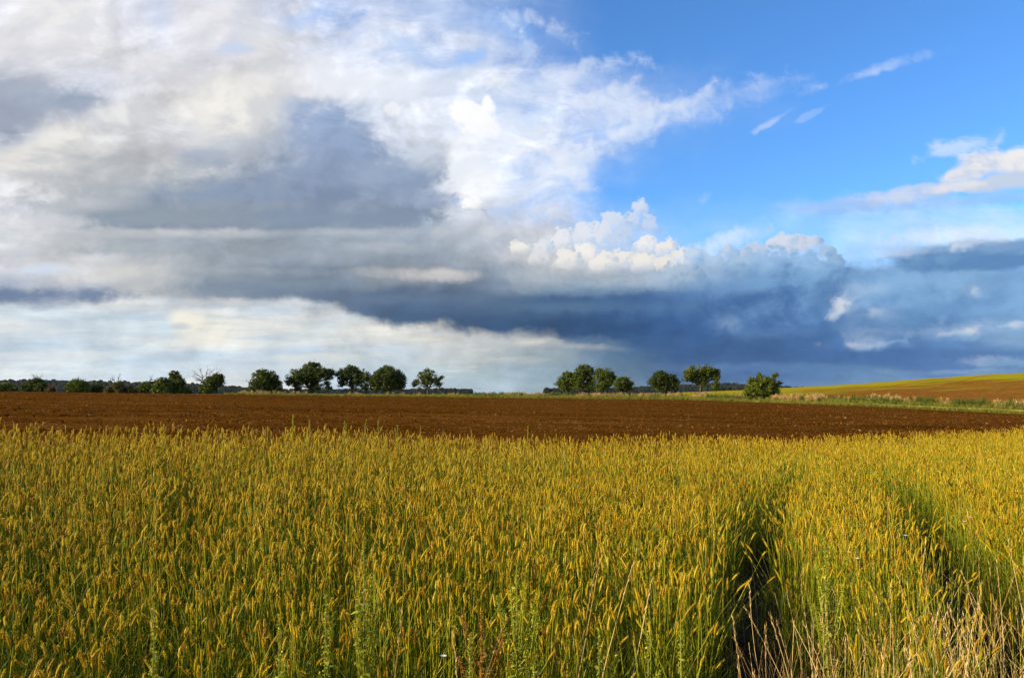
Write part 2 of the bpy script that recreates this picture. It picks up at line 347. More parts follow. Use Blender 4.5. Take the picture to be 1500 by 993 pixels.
# pale veil with bluer windows
for x, y, rx, ry, rot, al, c in [(640,120,70,22,20,.55,(222,233,252)),(600,70,60,16,-30,.5,(176,206,250)),(690,84,26,10,10,.75,(150,192,250)),(770,130,70,24,20,.45,(206,226,253)),(790,170,60,14,22,.5,(190,217,252)),(740,190,40,40,0,.5,(226,236,253)),
                              (560,130,60,26,0,.6,(236,241,251)),(480,110,60,34,10,.7,(236,240,249)),(640,20,60,20,0,.4,(190,212,250)),(760,45,60,30,-20,.5,(140,186,248)),(440,30,60,16,20,.5,(160,196,247))]:
    cur = puff(cur, x, y, rx, ry, c, c, soft=0.9, rot=rot, rag=1.4, alpha=al, woolly=True)
for x, y, rx, ry, rot, al in [(800,38,46,14,-20,.45),(835,112,66,15,12,.45),(780,80,30,20,-40,.4),(870,150,60,14,18,.4)]:
    cur = puff(cur, x, y, rx, ry, (242,246,254), (226,237,254), soft=0.95, rot=rot, rag=2.2, alpha=al, woolly=True)
# the brilliant heads behind the grey mass
for a in [(690,172,36,26,.95),(715,158,14,20,.95),(680,165,26,22,.95),(705,185,34,24,.9),(575,162,14,12,.5)]:
    cur = puff(cur, *a[:4], WHITE, (248,249,253), soft=0.25, rag=0.4, alpha=a[4], fade=0.8, dn=0.1)
for a in [(690,225,40,60,.75),(700,275,50,34,.6),(660,240,30,30,.5)]:
    cur = puff(cur, *a[:4], WHITE, (238,243,252), soft=0.9, rag=1.0, alpha=a[4], woolly=True)
cur = puff(cur, 691, 299, 17, 13, WHITE, (222,222,224), soft=0.12, rag=0.15, fade=0.4, dn=0.35, light=(-0.5, 0.7), mid=-0.2)
cur = puff(cur, 664, 294, 9, 7, (205,220,246), (180,200,236), soft=0.2, rag=0.3, fade=0.8, alpha=0.9)
cur = puff(cur, 735, 310, 26, 9, (196,212,240), (178,198,232), soft=0.25, rag=0.5, fade=0.7, alpha=0.85)
# grey mass: the blue shoulder, sunlit crowns and darker folds
for a in [(95,20,95,40,(238,236,234),(226,227,234),.8),(310,30,70,48,(230,229,233),(216,219,228),.85),(60,75,90,30,(232,230,232),(222,223,230),.6),(225,95,55,26,(226,225,228),(212,215,222),.7),(395,95,34,70,(232,230,230),(214,216,220),.75),(232,28,26,40,(206,220,246),(200,216,244),.5),
          (130,125,60,24,(226,232,244),(214,222,238),.5),(345,72,30,8,(196,214,246),(196,214,246),.6),(320,120,60,18,(214,214,220),(206,209,216),.6)]:
    cur = puff(cur, *a[:4], a[4], a[5], soft=0.8, rag=1.2, alpha=a[6], woolly=True)
for a in [(60,140,92,26,(158,168,188),(172,180,196),.85),(10,182,52,34,(148,155,174),(160,168,186),.9),(110,150,52,16,(150,162,184),(160,170,190),.8)]:
    cur = puff(cur, *a[:4], a[4], a[5], soft=0.6, rag=1.3, alpha=a[6], woolly=True)
for a in [(330,300,330,56,(164,172,183),(148,158,173),.85),(120,255,120,50,(204,205,206),(184,188,194),.7),(45,240,60,30,(234,231,226),(208,209,211),.8),(105,205,66,26,(238,236,231),(212,213,214),.85),(190,172,62,26,(238,237,236),(212,214,219),.85),
          (430,290,190,44,(140,154,180),(126,140,168),.9),(480,210,75,44,(160,175,206),(140,156,190),.9),(500,250,110,40,(144,159,188),(134,149,178),.9),(570,262,70,30,(156,170,196),(142,157,186),.9),(620,296,52,18,(160,174,200),(146,160,188),.8),
          (445,172,46,30,(170,184,214),(150,167,200),.85),(490,178,30,28,(160,176,208),(142,160,194),.85),(528,214,34,30,(158,173,203),(140,157,190),.85)]:
    cur = puff(cur, *a[:4], a[4], a[5], soft=0.65, rag=1.2, alpha=a[6], fade=0.9, woolly=True)
for a in [(390,318,280,24,(150,160,174),(130,143,164),.75),(230,322,170,17,(148,157,171),(134,145,163),.9),(520,318,130,18,(140,153,174),(126,141,166),.7)]:
    cur = puff(cur, *a[:4], a[4], a[5], soft=0.5, rag=0.9, alpha=a[6], woolly=True)
for a in [(342,168,66,52,(246,243,236),(218,219,220),1.0),(370,140,34,40,(236,233,230),(212,214,218),.8),(310,180,40,26,(232,231,229),(206,208,212),.7),(255,240,20,11,(222,219,216),(196,199,204),.75),(625,224,34,24,(200,207,221),(184,192,208),.85),(300,236,40,18,(154,169,197),(160,173,196),.5),(350,215,60,16,(176,186,204),(166,176,194),.5)]:
    cur = puff(cur, *a[:4], a[4], a[5], soft=0.75, rag=1.1, alpha=a[6], woolly=True)
for a in [(240,318,140,15,(142,154,168),(150,161,174),.75),(500,320,150,13,(130,144,168),(138,152,174),.6),(120,300,60,12,(196,198,202),(186,190,195),.5),(60,335,70,26,(226,226,230),(206,209,214),.7),(230,342,190,8,(206,207,208),(188,192,198),.75),(520,342,150,8,(190,196,206),(176,184,196),.6),
          (200,366,90,12,(168,177,185),(160,170,180),.7),(440,376,120,12,(154,164,178),(148,158,172),.7),(560,362,90,9,(184,190,200),(174,182,194),.6),(700,345,80,16,(206,208,214),(180,188,201),.6),(18,372,34,14,(206,208,214),(196,200,208),.8),(70,395,46,9,(210,224,244),(206,222,244),.7),
          (190,400,74,15,(220,217,211),(202,203,203),.8),(640,404,80,9,(212,208,205),(194,194,195),.85),(560,400,60,8,(186,188,190),(170,175,182),.6),(350,424,110,12,(124,138,158),(132,146,164),.75),(460,418,120,8,(134,147,165),(126,140,160),.6),(330,398,120,7,(172,180,187),(156,166,177),.6),
          (30,412,46,10,(196,201,212),(170,180,200),.7),(110,424,80,13,(180,186,202),(140,152,176),.7),(60,432,120,11,(110,128,158),(112,130,160),.9),(330,444,70,8,(214,212,210),(186,191,198),.7),(590,438,110,9,(108,124,150),(112,128,153),.6),(700,452,170,13,(86,108,140),(80,101,133),.6),(880,448,120,9,(86,108,142),(96,118,150),.5),
          (760,420,60,7,(150,158,170),(132,144,160),.5),(860,425,90,8,(128,144,170),(110,130,160),.5)]:
    cur = puff(cur, *a[:4], a[4], a[5], soft=0.8, rag=1.3, alpha=a[6], light=(0, 1), woolly=True)
# bright strip and streaks under the bank
for a in [(275,470,30,14,(255,248,230),(246,240,226),.8),(310,492,40,10,(255,248,230),(246,240,226),.7),(262,478,16,5,(190,200,210),(180,192,206),.6),(240,480,12,14,(200,226,246),(205,228,244),.5),(80,480,90,6,(196,212,226),(205,218,230),.5),
          (110,492,120,6,(198,212,224),(206,218,228),.4),(450,525,70,7,(232,231,226),(214,220,224),.6),(640,508,60,9,(224,222,214),(200,204,206),.6),(790,505,40,8,(226,222,214),(170,176,182),.8),(850,510,60,6,(190,192,192),(140,150,164),.6),
          (760,528,40,5,(196,202,202),(180,190,196),.5),(640,548,60,12,(186,203,212),(182,198,208),.4),(120,520,110,6,(230,232,230),(222,228,232),.4),(380,540,110,8,(222,228,232),(214,222,230),.4),(1000,540,50,8,(104,120,150),(90,108,144),.4)]:
    cur = puff(cur, *a[:4], a[4], a[5], soft=0.9, rag=1.2, alpha=a[6], light=(0, 1), woolly=True)

out = T.nodes.new('ShaderNodeOutputWorld')
T.links.new(tile(PUFFS), out.inputs[0])
# ------------------------------------------------------------------ terrain (all heights measured from the eye, then lifted to world z)
rs = np.random.RandomState(7); random.seed(7)
def col(x): return np.asarray(x, float)
TX = col([-250, 0, 250, 500, 750, 1000, 1250, 1500, 1750])
EDGE_Y = col([626, 626, 627, 634, 643, 643, 636, 623, 609])      # where the tops of the standing crop end against the plough
FAR_D = col([165, 165, 175, 185, 182, 165, 125, 95, 78]); FAR_Y = col([571, 573, 576.5, 580.5, 583, 585.5, 594, 607, 618])
VER_D = FAR_D + col([25, 25, 20, 16, 16, 16, 18, 18, 18]); VER_Y = col([571.5, 573.5, 576.5, 579, 579.5, 581, 585.5, 593, 600])
HX = col([-250, 0, 400, 750, 900, 960, 1000, 1040, 1100, 1150, 1250, 1350, 1430, 1500, 1750])
HILL_D = col([400, 400, 400, 400, 380, 340, 300, 290, 290, 290, 300, 300, 300, 300, 300])
HILL_Y = col([580, 580, 582, 584, 582, 578, 574.5, 573, 571, 568, 562.5, 555, 549.5, 546, 538])
CROP_H = 0.86
def slope(s): return 750 + F * s
def edge_d(s): return np.clip(12.8 / (1 - 0.8 * np.clip(s, -0.85, 0.8)), 0, 40)
def ground(X, Y):
    """Terrain height; vectorised."""
    X = np.asarray(X, float); Y = np.asarray(Y, float)
    az = np.clip(np.arctan2(X, Y), -0.68, 0.68); r = np.hypot(X, Y)
    s = np.tan(az); d = r * np.cos(az); px = slope(s)
    def tab(v, xs=TX): return np.interp(px, xs, v)
    De = edge_d(s)
    ze = -(De * (tab(EDGE_Y) - 575) / F) - CROP_H
    Df = tab(FAR_D); zf = -(tab(FAR_Y) - 575) / F * Df
    Dv = tab(VER_D); zv = -(tab(VER_Y) - 575) / F * Dv
    Dh = tab(HILL_D, HX); zh = -(tab(HILL_Y, HX) - 575) / F * Dh
    kd = [0 * d, 0 * d + 3.3, De, Df, Dv, Dh, Dh + 350, 0 * d + 3200]
    kz = [0 * d - 1.74, 0 * d - 1.74, ze, zf, zv, zh, np.minimum(zh - 6, -5.5), 0 * d - 6]
    z = kz[-1] + 0
    for i in range(len(kd) - 1):
        m = (d >= kd[i]) & (d <= kd[i + 1]); t = (d - kd[i]) / np.maximum(kd[i + 1] - kd[i], 1e-6)
        if i == 4: t = np.sin(np.clip(t, 0, 1) * math.pi / 2) ** 0.8 * .55 + t * .45      # the hill rounds off towards its skyline
        z = np.where(m, kz[i] + (kz[i + 1] - kz[i]) * t, z)
    return z + EYE

def mesh(name, v, f, mat=None, parent=None, smooth=False, tint=None):
    """Link one mesh object; f is a list of faces or an (n,k) array."""
    me = bpy.data.meshes.new(name)
    v = np.asarray(v, np.float32).reshape(-1, 3)
    if isinstance(f, np.ndarray):
        n, k = f.shape
        me.vertices.add(len(v)); me.vertices.foreach_set('co', v.ravel())
        me.loops.add(n * k); me.loops.foreach_set('vertex_index', f.ravel().astype(np.int32))
        me.polygons.add(n); me.polygons.foreach_set('loop_start', np.arange(0, n * k, k, dtype=np.int32))
        me.update(calc_edges=True); me.validate()
    else:
        me.from_pydata(v.tolist(), [], f)
    if smooth: me.polygons.foreach_set('use_smooth', [True] * len(me.polygons))
    if tint is not None:
        a = me.attributes.new('tint', 'FLOAT', 'POINT'); a.data.foreach_set('value', np.asarray(tint, np.float32))
    if mat is not None:
        for m_ in (mat if isinstance(mat, (list, tuple)) else [mat]): me.materials.append(m_)
    o = bpy.data.objects.new(name, me)
    if parent is not False: C.collection.objects.link(o)
    if parent: o.parent = parent
    return o

def tag(o, label=None, cat=None, group=None, kind=None):
    for k_, v_ in (('label', label), ('category', cat), ('group', group), ('kind', kind)):
        if v_: o[k_] = v_
    return o

def sheet(name, azs, r0, r1, n, mat, relief=None):
    """A strip of ground between two range curves, as one mesh."""
    azs = np.asarray(azs); R0, R1 = r0(azs), r1(azs)
    t = np.linspace(0, 1, n)
    g = np.where(R0[:, None] > 0.5, R0[:, None] * (R1 / np.maximum(R0, 1e-3))[:, None] ** t[None], R1[:, None] * t[None] ** 1.5)
    X = g * np.sin(azs)[:, None]; Y = g * np.cos(azs)[:, None]
    Z = ground(X, Y)
    if relief is not None: Z = Z + relief(X, Y, np.minimum(t, 1 - t)[None] * 2)
    v = np.stack([X, Y, Z], -1).reshape(-1, 3)
    i = np.arange(len(azs) - 1)[:, None] * n + np.arange(n - 1)[None]
    f = np.stack([i, i + n, i + n + 1, i + 1], -1).reshape(-1, 4)
    return tag(mesh(name, v, f, mat, smooth=True), kind='structure')

def material(name):
    m = bpy.data.materials.new(name); m.use_nodes = True
    t = m.node_tree; t.nodes.clear()
    return m, t

def surface(t, color, rough=0.9, bump=None, strength=1.0, dist=0.05, spec=0.2):
    b = t.nodes.new('ShaderNodeBsdfPrincipled'); o = t.nodes.new('ShaderNodeOutputMaterial')
    t.links.new(color.o, b.inputs['Base Color']) if isinstance(color, Sk) else setattr(b.inputs['Base Color'], 'default_value', (*color, 1))
    b.inputs['Roughness'].default_value = rough; b.inputs['Specular IOR Level'].default_value = spec
    if bump is not None:
        n = t.nodes.new('ShaderNodeBump'); n.inputs['Strength'].default_value = strength; n.inputs['Distance'].default_value = dist
        t.links.new(bump.o, n.inputs['Height']); t.links.new(n.outputs[0], b.inputs['Normal'])
    t.links.new(b.outputs[0], o.inputs[0])
    return b

def wpos(t):
    n = t.nodes.new('ShaderNodeNewGeometry'); return Sk(t, n.outputs['Position'])

def mapped(t, v, scale=(1, 1, 1), rot=0.0):
    n = t.nodes.new('ShaderNodeMapping'); t.links.new(v.o, n.inputs[0]); n.inputs['Rotation'].default_value = (0, 0, rot); n.inputs['Scale'].default_value = scale
    return Sk(t, n.outputs[0])

def leafy(name, stops, trans=0.35, attr='tint', rough=0.6, tcol=None, var=0.25):
    """Two-sided plant tissue: diffuse plus light shining through, coloured by a per-vertex tint, varied per plant."""
    m, t = material(name)
    a = t.nodes.new('ShaderNodeAttribute'); a.attribute_name = attr
    oi = t.nodes.new('ShaderNodeObjectInfo')
    x = (Sk(t, a.outputs['Fac']) + (Sk(t, oi.outputs['Random']) - 0.5) * var).clamp()
    c, _al = ramp(t, x, stops)
    d = t.nodes.new('ShaderNodeBsdfPrincipled'); d.inputs['Roughness'].default_value = rough; d.inputs['Specular IOR Level'].default_value = 0.25
    tr = t.nodes.new('ShaderNodeBsdfTranslucent'); ms = t.nodes.new('ShaderNodeMixShader'); o = t.nodes.new('ShaderNodeOutputMaterial')
    t.links.new(c.o, d.inputs['Base Color'])
    tc_ = mix(t, 1.0, c, tcol or (1.0, 1.0, 0.6), 'MULTIPLY'); t.links.new(tc_.o, tr.inputs['Color'])
    ms.inputs[0].default_value = trans
    t.links.new(d.outputs[0], ms.inputs[1]); t.links.new(tr.outputs[0], ms.inputs[2]); t.links.new(ms.outputs[0], o.inputs[0])
    return m

# soils and swards
ROW = math.atan2(0.8, 1.0)            # the plough rows run along the edge of the standing crop
def soil(name, dark, mid, pale, straw, wide=0.5):
    m, t = material(name); p = wpos(t)
    q = mapped(t, p, (0.35, 1.6, 1), -ROW)
    n1 = noise(t, p, 2.2, 7.0, 0.66); n2 = noise(t, q, 0.9, 4.0, 0.55); n3 = noise(t, p, 0.035, 3.0, 0.5); n5 = noise(t, mapped(t, p, (0.02, 0.35, 1), -ROW), 1.0, 3.0, 0.6)
    c, _al = ramp(t, (n1 * 0.62 + n2 * 0.38 + (n3 - 0.5) * 0.3 + (n5 - 0.5) * 0.5).clamp(), [(0.30, dark), (0.52, mid), (0.75, pale)])
    n4 = noise(t, mapped(t, p, (1, 1.9, 1), 0.5), 9.0, 2.0, 0.5)
    c = mix(t, rng(t, n4, 0.68, 0.76) * 0.6 * rng(t, n3 + n5, 0.8, 1.15), c, straw)
    h = noise(t, p, 5.5, 6.0, 0.62) * 0.6 + noise(t, q, 1.6, 3.0, 0.5) * 0.8
    surface(t, c, 0.95, h, 1.0, 0.16, 0.0)
    return m
M_SOIL = soil('ploughed soil', (0.032, 0.0118, 0.0014), (0.078, 0.0305, 0.0038), (0.135, 0.060, 0.013), (0.32, 0.185, 0.075))

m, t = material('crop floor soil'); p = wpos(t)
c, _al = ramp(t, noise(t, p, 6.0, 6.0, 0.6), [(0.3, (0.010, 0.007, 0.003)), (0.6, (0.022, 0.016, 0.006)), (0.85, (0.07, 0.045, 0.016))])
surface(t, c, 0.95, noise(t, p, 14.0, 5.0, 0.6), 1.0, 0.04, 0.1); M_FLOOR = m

m, t = material('verge turf'); p = wpos(t)
c, _al = ramp(t, noise(t, p, 0.7, 6.0, 0.65), [(0.3, (0.07, 0.09, 0.012)), (0.5, (0.15, 0.16, 0.02)), (0.66, (0.24, 0.20, 0.045)), (0.8, (0.36, 0.27, 0.10))])
surface(t, c, 0.95, noise(t, p, 3.0, 5.0, 0.6), 1.0, 0.25, 0.0); M_VERGE = m

m, t = material('mown track'); p = wpos(t)
c, _al = ramp(t, noise(t, p, 0.5, 6.0, 0.65), [(0.3, (0.18, 0.20, 0.03)), (0.5, (0.36, 0.32, 0.08)), (0.7, (0.50, 0.40, 0.16))])
surface(t, c, 0.95, noise(t, p, 3.0, 5.0, 0.6), 1.0, 0.1, 0.0); M_TRACK = m

m, t = material('sprouting hill field'); p = wpos(t)
hx, hy, hz = sep(t, p)
rows = noise(t, mapped(t, p, (0.015, 0.30, 1), R(118) - math.pi / 2), 1.0, 4.0, 0.6)
rows2 = noise(t, mapped(t, p, (0.006, 0.05, 1), R(28)), 1.0, 3.0, 0.5)
patch = noise(t, mapped(t, p, (1, .55, 1), R(28)), 0.034, 6.0, 0.62)
far_ = rng(t, hy, 125.0, 250.0)
nearL = rng(t, hx, 85.0, 62.0)
gmask = rng(t, patch * 1.3 + rows * 1.0 + rows2 * 0.5 + far_ * 0.55 + nearL * 0.15, 1.50, 1.96)
tram = ((hx * 0.81 - hy * 0.59) / 14.0 + (noise(t, p, 0.02, 2.0, 0.5) - 0.5) * 0.25)._m('PINGPONG', 0.5)
gmask = gmask * (1.0 - rng(t, tram, 0.045, 0.015) * 0.8)
sl, _al = ramp(t, noise(t, p, 1.2, 6.0, 0.65), [(0.3, (0.10, 0.040, 0.006)), (0.55, (0.165, 0.072, 0.014)), (0.8, (0.27, 0.135, 0.045))])
gr, _al = ramp(t, noise(t, p, 0.06, 5.0, 0.65), [(0.3, (0.24, 0.18, 0.012)), (0.5, (0.25, 0.22, 0.010)), (0.7, (0.21, 0.26, 0.010))])
surface(t, mix(t, gmask * 0.92, sl, gr), 0.95, noise(t, p, 2.0, 6.0, 0.65), 1.0, 0.12, 0.0); M_HILL = m

m, t = material('distant meadow'); p = wpos(t)
c, _al = ramp(t, noise(t, p, 0.01, 5.0, 0.6), [(0.3, (0.05, 0.07, 0.015)), (0.7, (0.12, 0.11, 0.03))])
surface(t, c, 0.95, spec=0.0); M_FAR = m
m, t = material('forest floor'); surface(t, (0.015, 0.022, 0.012), 0.95); M_RIDGE = m

azf = np.concatenate([np.linspace(-math.pi, -0.72, 40)[:-1], np.linspace(-0.72, 0.72, 421), np.linspace(0.72, math.pi, 40)[1:]])
def AZ(v): return np.clip(v, -0.68, 0.68)
def rr(tabv, xs=TX): return lambda a: np.interp(slope(np.tan(AZ(a))), xs, tabv) / np.cos(AZ(a))
r_edge = lambda a: edge_d(np.tan(AZ(a))) / np.cos(AZ(a))
r_far, r_ver = rr(FAR_D), rr(VER_D)
def track0(a): return r_far(a) + (r_ver(a) - r_far(a)) * 0.12
def track1(a): return r_far(a) + (r_ver(a) - r_far(a)) * 0.42
FN = mnoise.fractal
def furrow(X, Y, e):
    """Clods and plough ridges, fading out at the sheet's edges and with distance."""
    u = -X * math.sin(ROW) + Y * math.cos(ROW)
    d = np.hypot(X, Y)
    k_ = np.clip(e * 30, 0, 1) * np.clip(1.2 - d / 90, 0.1, 1)
    return k_ * (0.035 * np.sin(u * 2 * math.pi / 0.45 + np.sin(X * 0.7) * 1.2) + 0.05 * np.sin(u * 0.9 + 0.3 * np.sin(X * 0.15)))
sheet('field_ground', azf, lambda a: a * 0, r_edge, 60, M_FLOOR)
sheet('ploughed_field', azf, r_edge, r_far, 300, M_SOIL, furrow)
A_T = math.atan((1010 - 750) / F)
azl, azr = azf[azf <= A_T], azf[azf >= azf[azf <= A_T].max()]
sheet('verge_ground', azl, r_far, r_ver, 8, M_VERGE)
sheet('verge_strip', azr, r_far, track0, 3, M_VERGE)
sheet('farm_track', azr, track0, track1, 5, M_TRACK)
sheet('verge_bank', azr, track1, r_ver, 6, M_VERGE)
A_H = math.atan((930 - 750) / F)
azl2, azr2 = azf[azf <= A_H], azf[azf >= azf[azf <= A_H].max()]
sheet('far_ground', azl2, r_ver, lambda a: a * 0 + 3200 / np.cos(AZ(a)), 80, M_FAR)
sheet('hill_field', azr2, r_ver, lambda a: a * 0 + 3200 / np.cos(AZ(a)), 140, M_HILL)

# ------------------------------------------------------------------ scattering: one object that sets many copies of a few plants
def scatter(name, pts, variants, scl, rot, label, cat, idx=None):
    n = len(pts)
    me = bpy.data.meshes.new(name); me.vertices.add(n); me.vertices.foreach_set('co', np.asarray(pts, np.float32).ravel())
    for nm, ty, fld, val in (('rot', 'FLOAT_VECTOR', 'vector', rot), ('scl', 'FLOAT_VECTOR', 'vector', scl), ('pick', 'INT', 'value', idx if idx is not None else rs.randint(0, len(variants), n))):
        a = me.attributes.new(nm, ty, 'POINT'); a.data.foreach_set(fld, np.ascontiguousarray(np.asarray(val, np.int32 if ty == 'INT' else np.float32)).ravel())
    o = bpy.data.objects.new(name, me); C.collection.objects.link(o)
    cl = bpy.data.collections.new(name + '_kinds')
    for v_ in variants: cl.objects.link(v_)
    g = bpy.data.node_groups.new(name, 'GeometryNodeTree')
    g.interface.new_socket('Geometry', in_out='INPUT', socket_type='NodeSocketGeometry'); g.interface.new_socket('Geometry', in_out='OUTPUT', socket_type='NodeSocketGeometry')
    N, L = g.nodes.new, g.links.new
    gi, go, ip, ci, e2r = N('NodeGroupInput'), N('NodeGroupOutput'), N('GeometryNodeInstanceOnPoints'), N('GeometryNodeCollectionInfo'), N('FunctionNodeEulerToRotation')
    ci.inputs['Collection'].default_value = cl; ci.inputs['Separate Children'].default_value = True; ci.inputs['Reset Children'].default_value = True
    def at(nm, ty):
        q = N('GeometryNodeInputNamedAttribute'); q.data_type = ty; q.inputs['Name'].default_value = nm; return q.outputs['Attribute']
    L(gi.outputs[0], ip.inputs['Points']); L(ci.outputs[0], ip.inputs['Instance']); ip.inputs['Pick Instance'].default_value = True
    L(at('pick', 'INT'), ip.inputs['Instance Index']); L(at('rot', 'FLOAT_VECTOR'), e2r.inputs[0]); L(e2r.outputs[0], ip.inputs['Rotation']); L(at('scl', 'FLOAT_VECTOR'), ip.inputs['Scale'])
    L(ip.outputs[0], go.inputs[0])
    md = o.modifiers.new('scatter', 'NODES'); md.node_group = g
    return tag(o, label, cat, kind='stuff')

class Geo:
    """Collects ribbons, tubes, quads and triangles with a tint, then links them as ONE mesh."""
    def __init__(s): s.v, s.f, s.t, s.m = [], [], [], []
    def add(s, v, f, tint, mi=0):
        b = len(s.v); s.v += [tuple(q) for q in v]; s.f += [tuple(k_ + b for k_ in q) for q in f]; s.t += list(tint) if hasattr(tint, '__len__') else [tint] * len(v); s.m += [mi] * len(f)
    def ribbon(s, pts, w0, tint, side=None, mi=0, prof=None, tip=0.05):
        n = len(pts); v = []
        for i, p_ in enumerate(pts):
            d = Vector(pts[min(i + 1, n - 1)]) - Vector(pts[max(i - 1, 0)])
            sd = side if side is not None else d.cross(Vector((0, 0, 1)))
            if sd.length < 1e-6: sd = Vector((1, 0, 0))
            k_ = i / (n - 1); wd = w0 * (prof(k_) if prof else max(tip, (1 - k_) ** 0.6))
            sd = sd.normalized() * wd * 0.5
            v += [Vector(p_) - sd, Vector(p_) + sd]
        s.add(v, [(2 * i, 2 * i + 1, 2 * i + 3, 2 * i + 2) for i in range(n - 1)], tint, mi)
    def tube(s, pts, rad, tint, k=4, mi=0):
        n = len(pts); v = []
        for i, p_ in enumerate(pts):
            d = (Vector(pts[min(i + 1, n - 1)]) - Vector(pts[max(i - 1, 0)])).normalized()
            a = d.cross(Vector((0.31, 0.95, 0.05)));
            if a.length < 1e-3: a = d.cross(Vector((1, 0, 0)))
            a.normalize(); b = d.cross(a)
            rd = rad[i] if hasattr(rad, '__len__') else rad
            v += [Vector(p_) + (a * math.cos(2 * math.pi * j / k) + b * math.sin(2 * math.pi * j / k)) * rd for j in range(k)]
        f = [(i * k + j, i * k + (j + 1) % k, (i + 1) * k + (j + 1) % k, (i + 1) * k + j) for i in range(n - 1) for j in range(k)]
        s.add(v, f + [tuple(range((n - 1) * k, n * k))], tint, mi)
    def obj(s, name, mats, parent=None):
        o = mesh(name, s.v, s.f, mats, parent, tint=s.t)
        if len(o.data.materials) > 1: o.data.polygons.foreach_set('material_index', s.m)
        return o
def U(a, b): return random.uniform(a, b)
# ------------------------------------------------------------------ trees along the far side of the plough
def at(x, d):
    """Ground point in the direction of a photo column at a given distance."""
    s = (x - 750) / F; X, Y = s * d, d
    return Vector((X, Y, float(ground(X, Y))))
def k_far(x): return float(np.interp(x, TX, FAR_D)), float(np.interp(x, TX, VER_D))

m, t = material('bark'); p = wpos(t)
c, _al = ramp(t, noise(t, p, 4.0, 5.0, 0.6), [(0.3, (0.035, 0.026, 0.018)), (0.7, (0.12, 0.085, 0.05))]); surface(t, c, 0.95, noise(t, p, 9.0, 5.0, 0.6), 1.0, 0.05); M_BARK = m
m, t = material('bare grey twigs'); surface(t, (0.13, 0.105, 0.085), 0.95); M_TWIG = m
def fol(name, a, b, c_): return leafy(name, [(0.0, a), (0.5, b), (1.0, c_)], 0.3, var=0.1)
M_FOL = dict(
    deep=fol('deep green leaves', (0.022, 0.036, 0.003), (0.046, 0.070, 0.004), (0.085, 0.105, 0.008)),
    mid=fol('mid green leaves', (0.032, 0.052, 0.003), (0.068, 0.098, 0.005), (0.118, 0.142, 0.009)),
    light=fol('yellow green leaves', (0.046, 0.064, 0.004), (0.084, 0.110, 0.006), (0.135, 0.160, 0.012)),
    olive=fol('olive leaves', (0.04, 0.04, 0.006), (0.075, 0.07, 0.010), (0.12, 0.10, 0.016)),
    rust=fol('rusty leaves', (0.05, 0.025, 0.006), (0.09, 0.05, 0.010), (0.13, 0.08, 0.016)))

def crown_mesh(lobes, leaf, dens, gap, cl=0.42):
    """Leaf-sized faces in clusters through the lobes' volumes, thinned by a noise so that sky shows through."""
    P, sz, tn = [], [], []
    for (cx, cy, cz, rx, ry, rz) in lobes:
        ncl = max(6, int(dens * 3.0 * (rx * rz + rx * ry + ry * rz) / 3.0))
        off = rs.rand(3) * 50
        for q in range(ncl):
            d = rs.normal(size=3); d /= np.linalg.norm(d)
            bump = 0.84 + 0.50 * (mnoise.noise(Vector(d * 1.9 + off)) * 0.5 + 0.5)
            r_ = (rs.rand() ** 0.42) * bump
            c_ = np.array([cx, cy, cz]) + d * r_ * np.array([rx, ry, rz])
            if mnoise.noise(Vector(c_ * 0.55 + off)) < gap - .05: continue
            if c_[2] < 0.12: continue
            k_ = int(rs.randint(14, 25)); spread = cl * U(0.6, 1.25)
            P.append(c_ + rs.normal(size=(k_, 3)) * spread * np.array([0.55, 0.55, 0.42])); sz.append(leaf * (0.6 + 0.8 * rs.rand(k_))); tn.append(np.clip(rs.normal(0.5, 0.16) + rs.normal(0, 0.12, k_), 0, 1))
    P, sz, tn = np.concatenate(P), np.concatenate(sz), np.concatenate(tn)
    n = len(P)
    a = rs.normal(size=(n, 3)); a /= np.linalg.norm(a, axis=1)[:, None]
    b = rs.normal(size=(n, 3)); b -= a * (a * b).sum(1)[:, None]; b /= np.linalg.norm(b, axis=1)[:, None]
    a = a * sz[:, None] * 0.5; b = b * sz[:, None] * 0.5 * 0.72
    v = np.stack([P - a, P - b * 0.9, P + a, P + b], 1).reshape(-1, 3)
    f = np.arange(4 * n).reshape(n, 4)
    return v, f, np.repeat(tn, 4)

def bough(g, p0, p1, r0, r1, sag=0.0, n=6, jit=0.06, k=5):
    p0, p1 = Vector(p0), Vector(p1); L = (p1 - p0).length; pts = []
    for i in range(n):
        t_ = i / (n - 1)
        q = p0.lerp(p1, t_); q.z += sag * L * math.sin(math.pi * t_)
        if 0 < i < n - 1: q += Vector((U(-1, 1), U(-1, 1), U(-1, 1))) * L * jit
        pts.append(q)
    g.tube(pts, [r0 + (r1 - r0) * i / (n - 1) for i in range(n)], 0.5, k)
    return pts

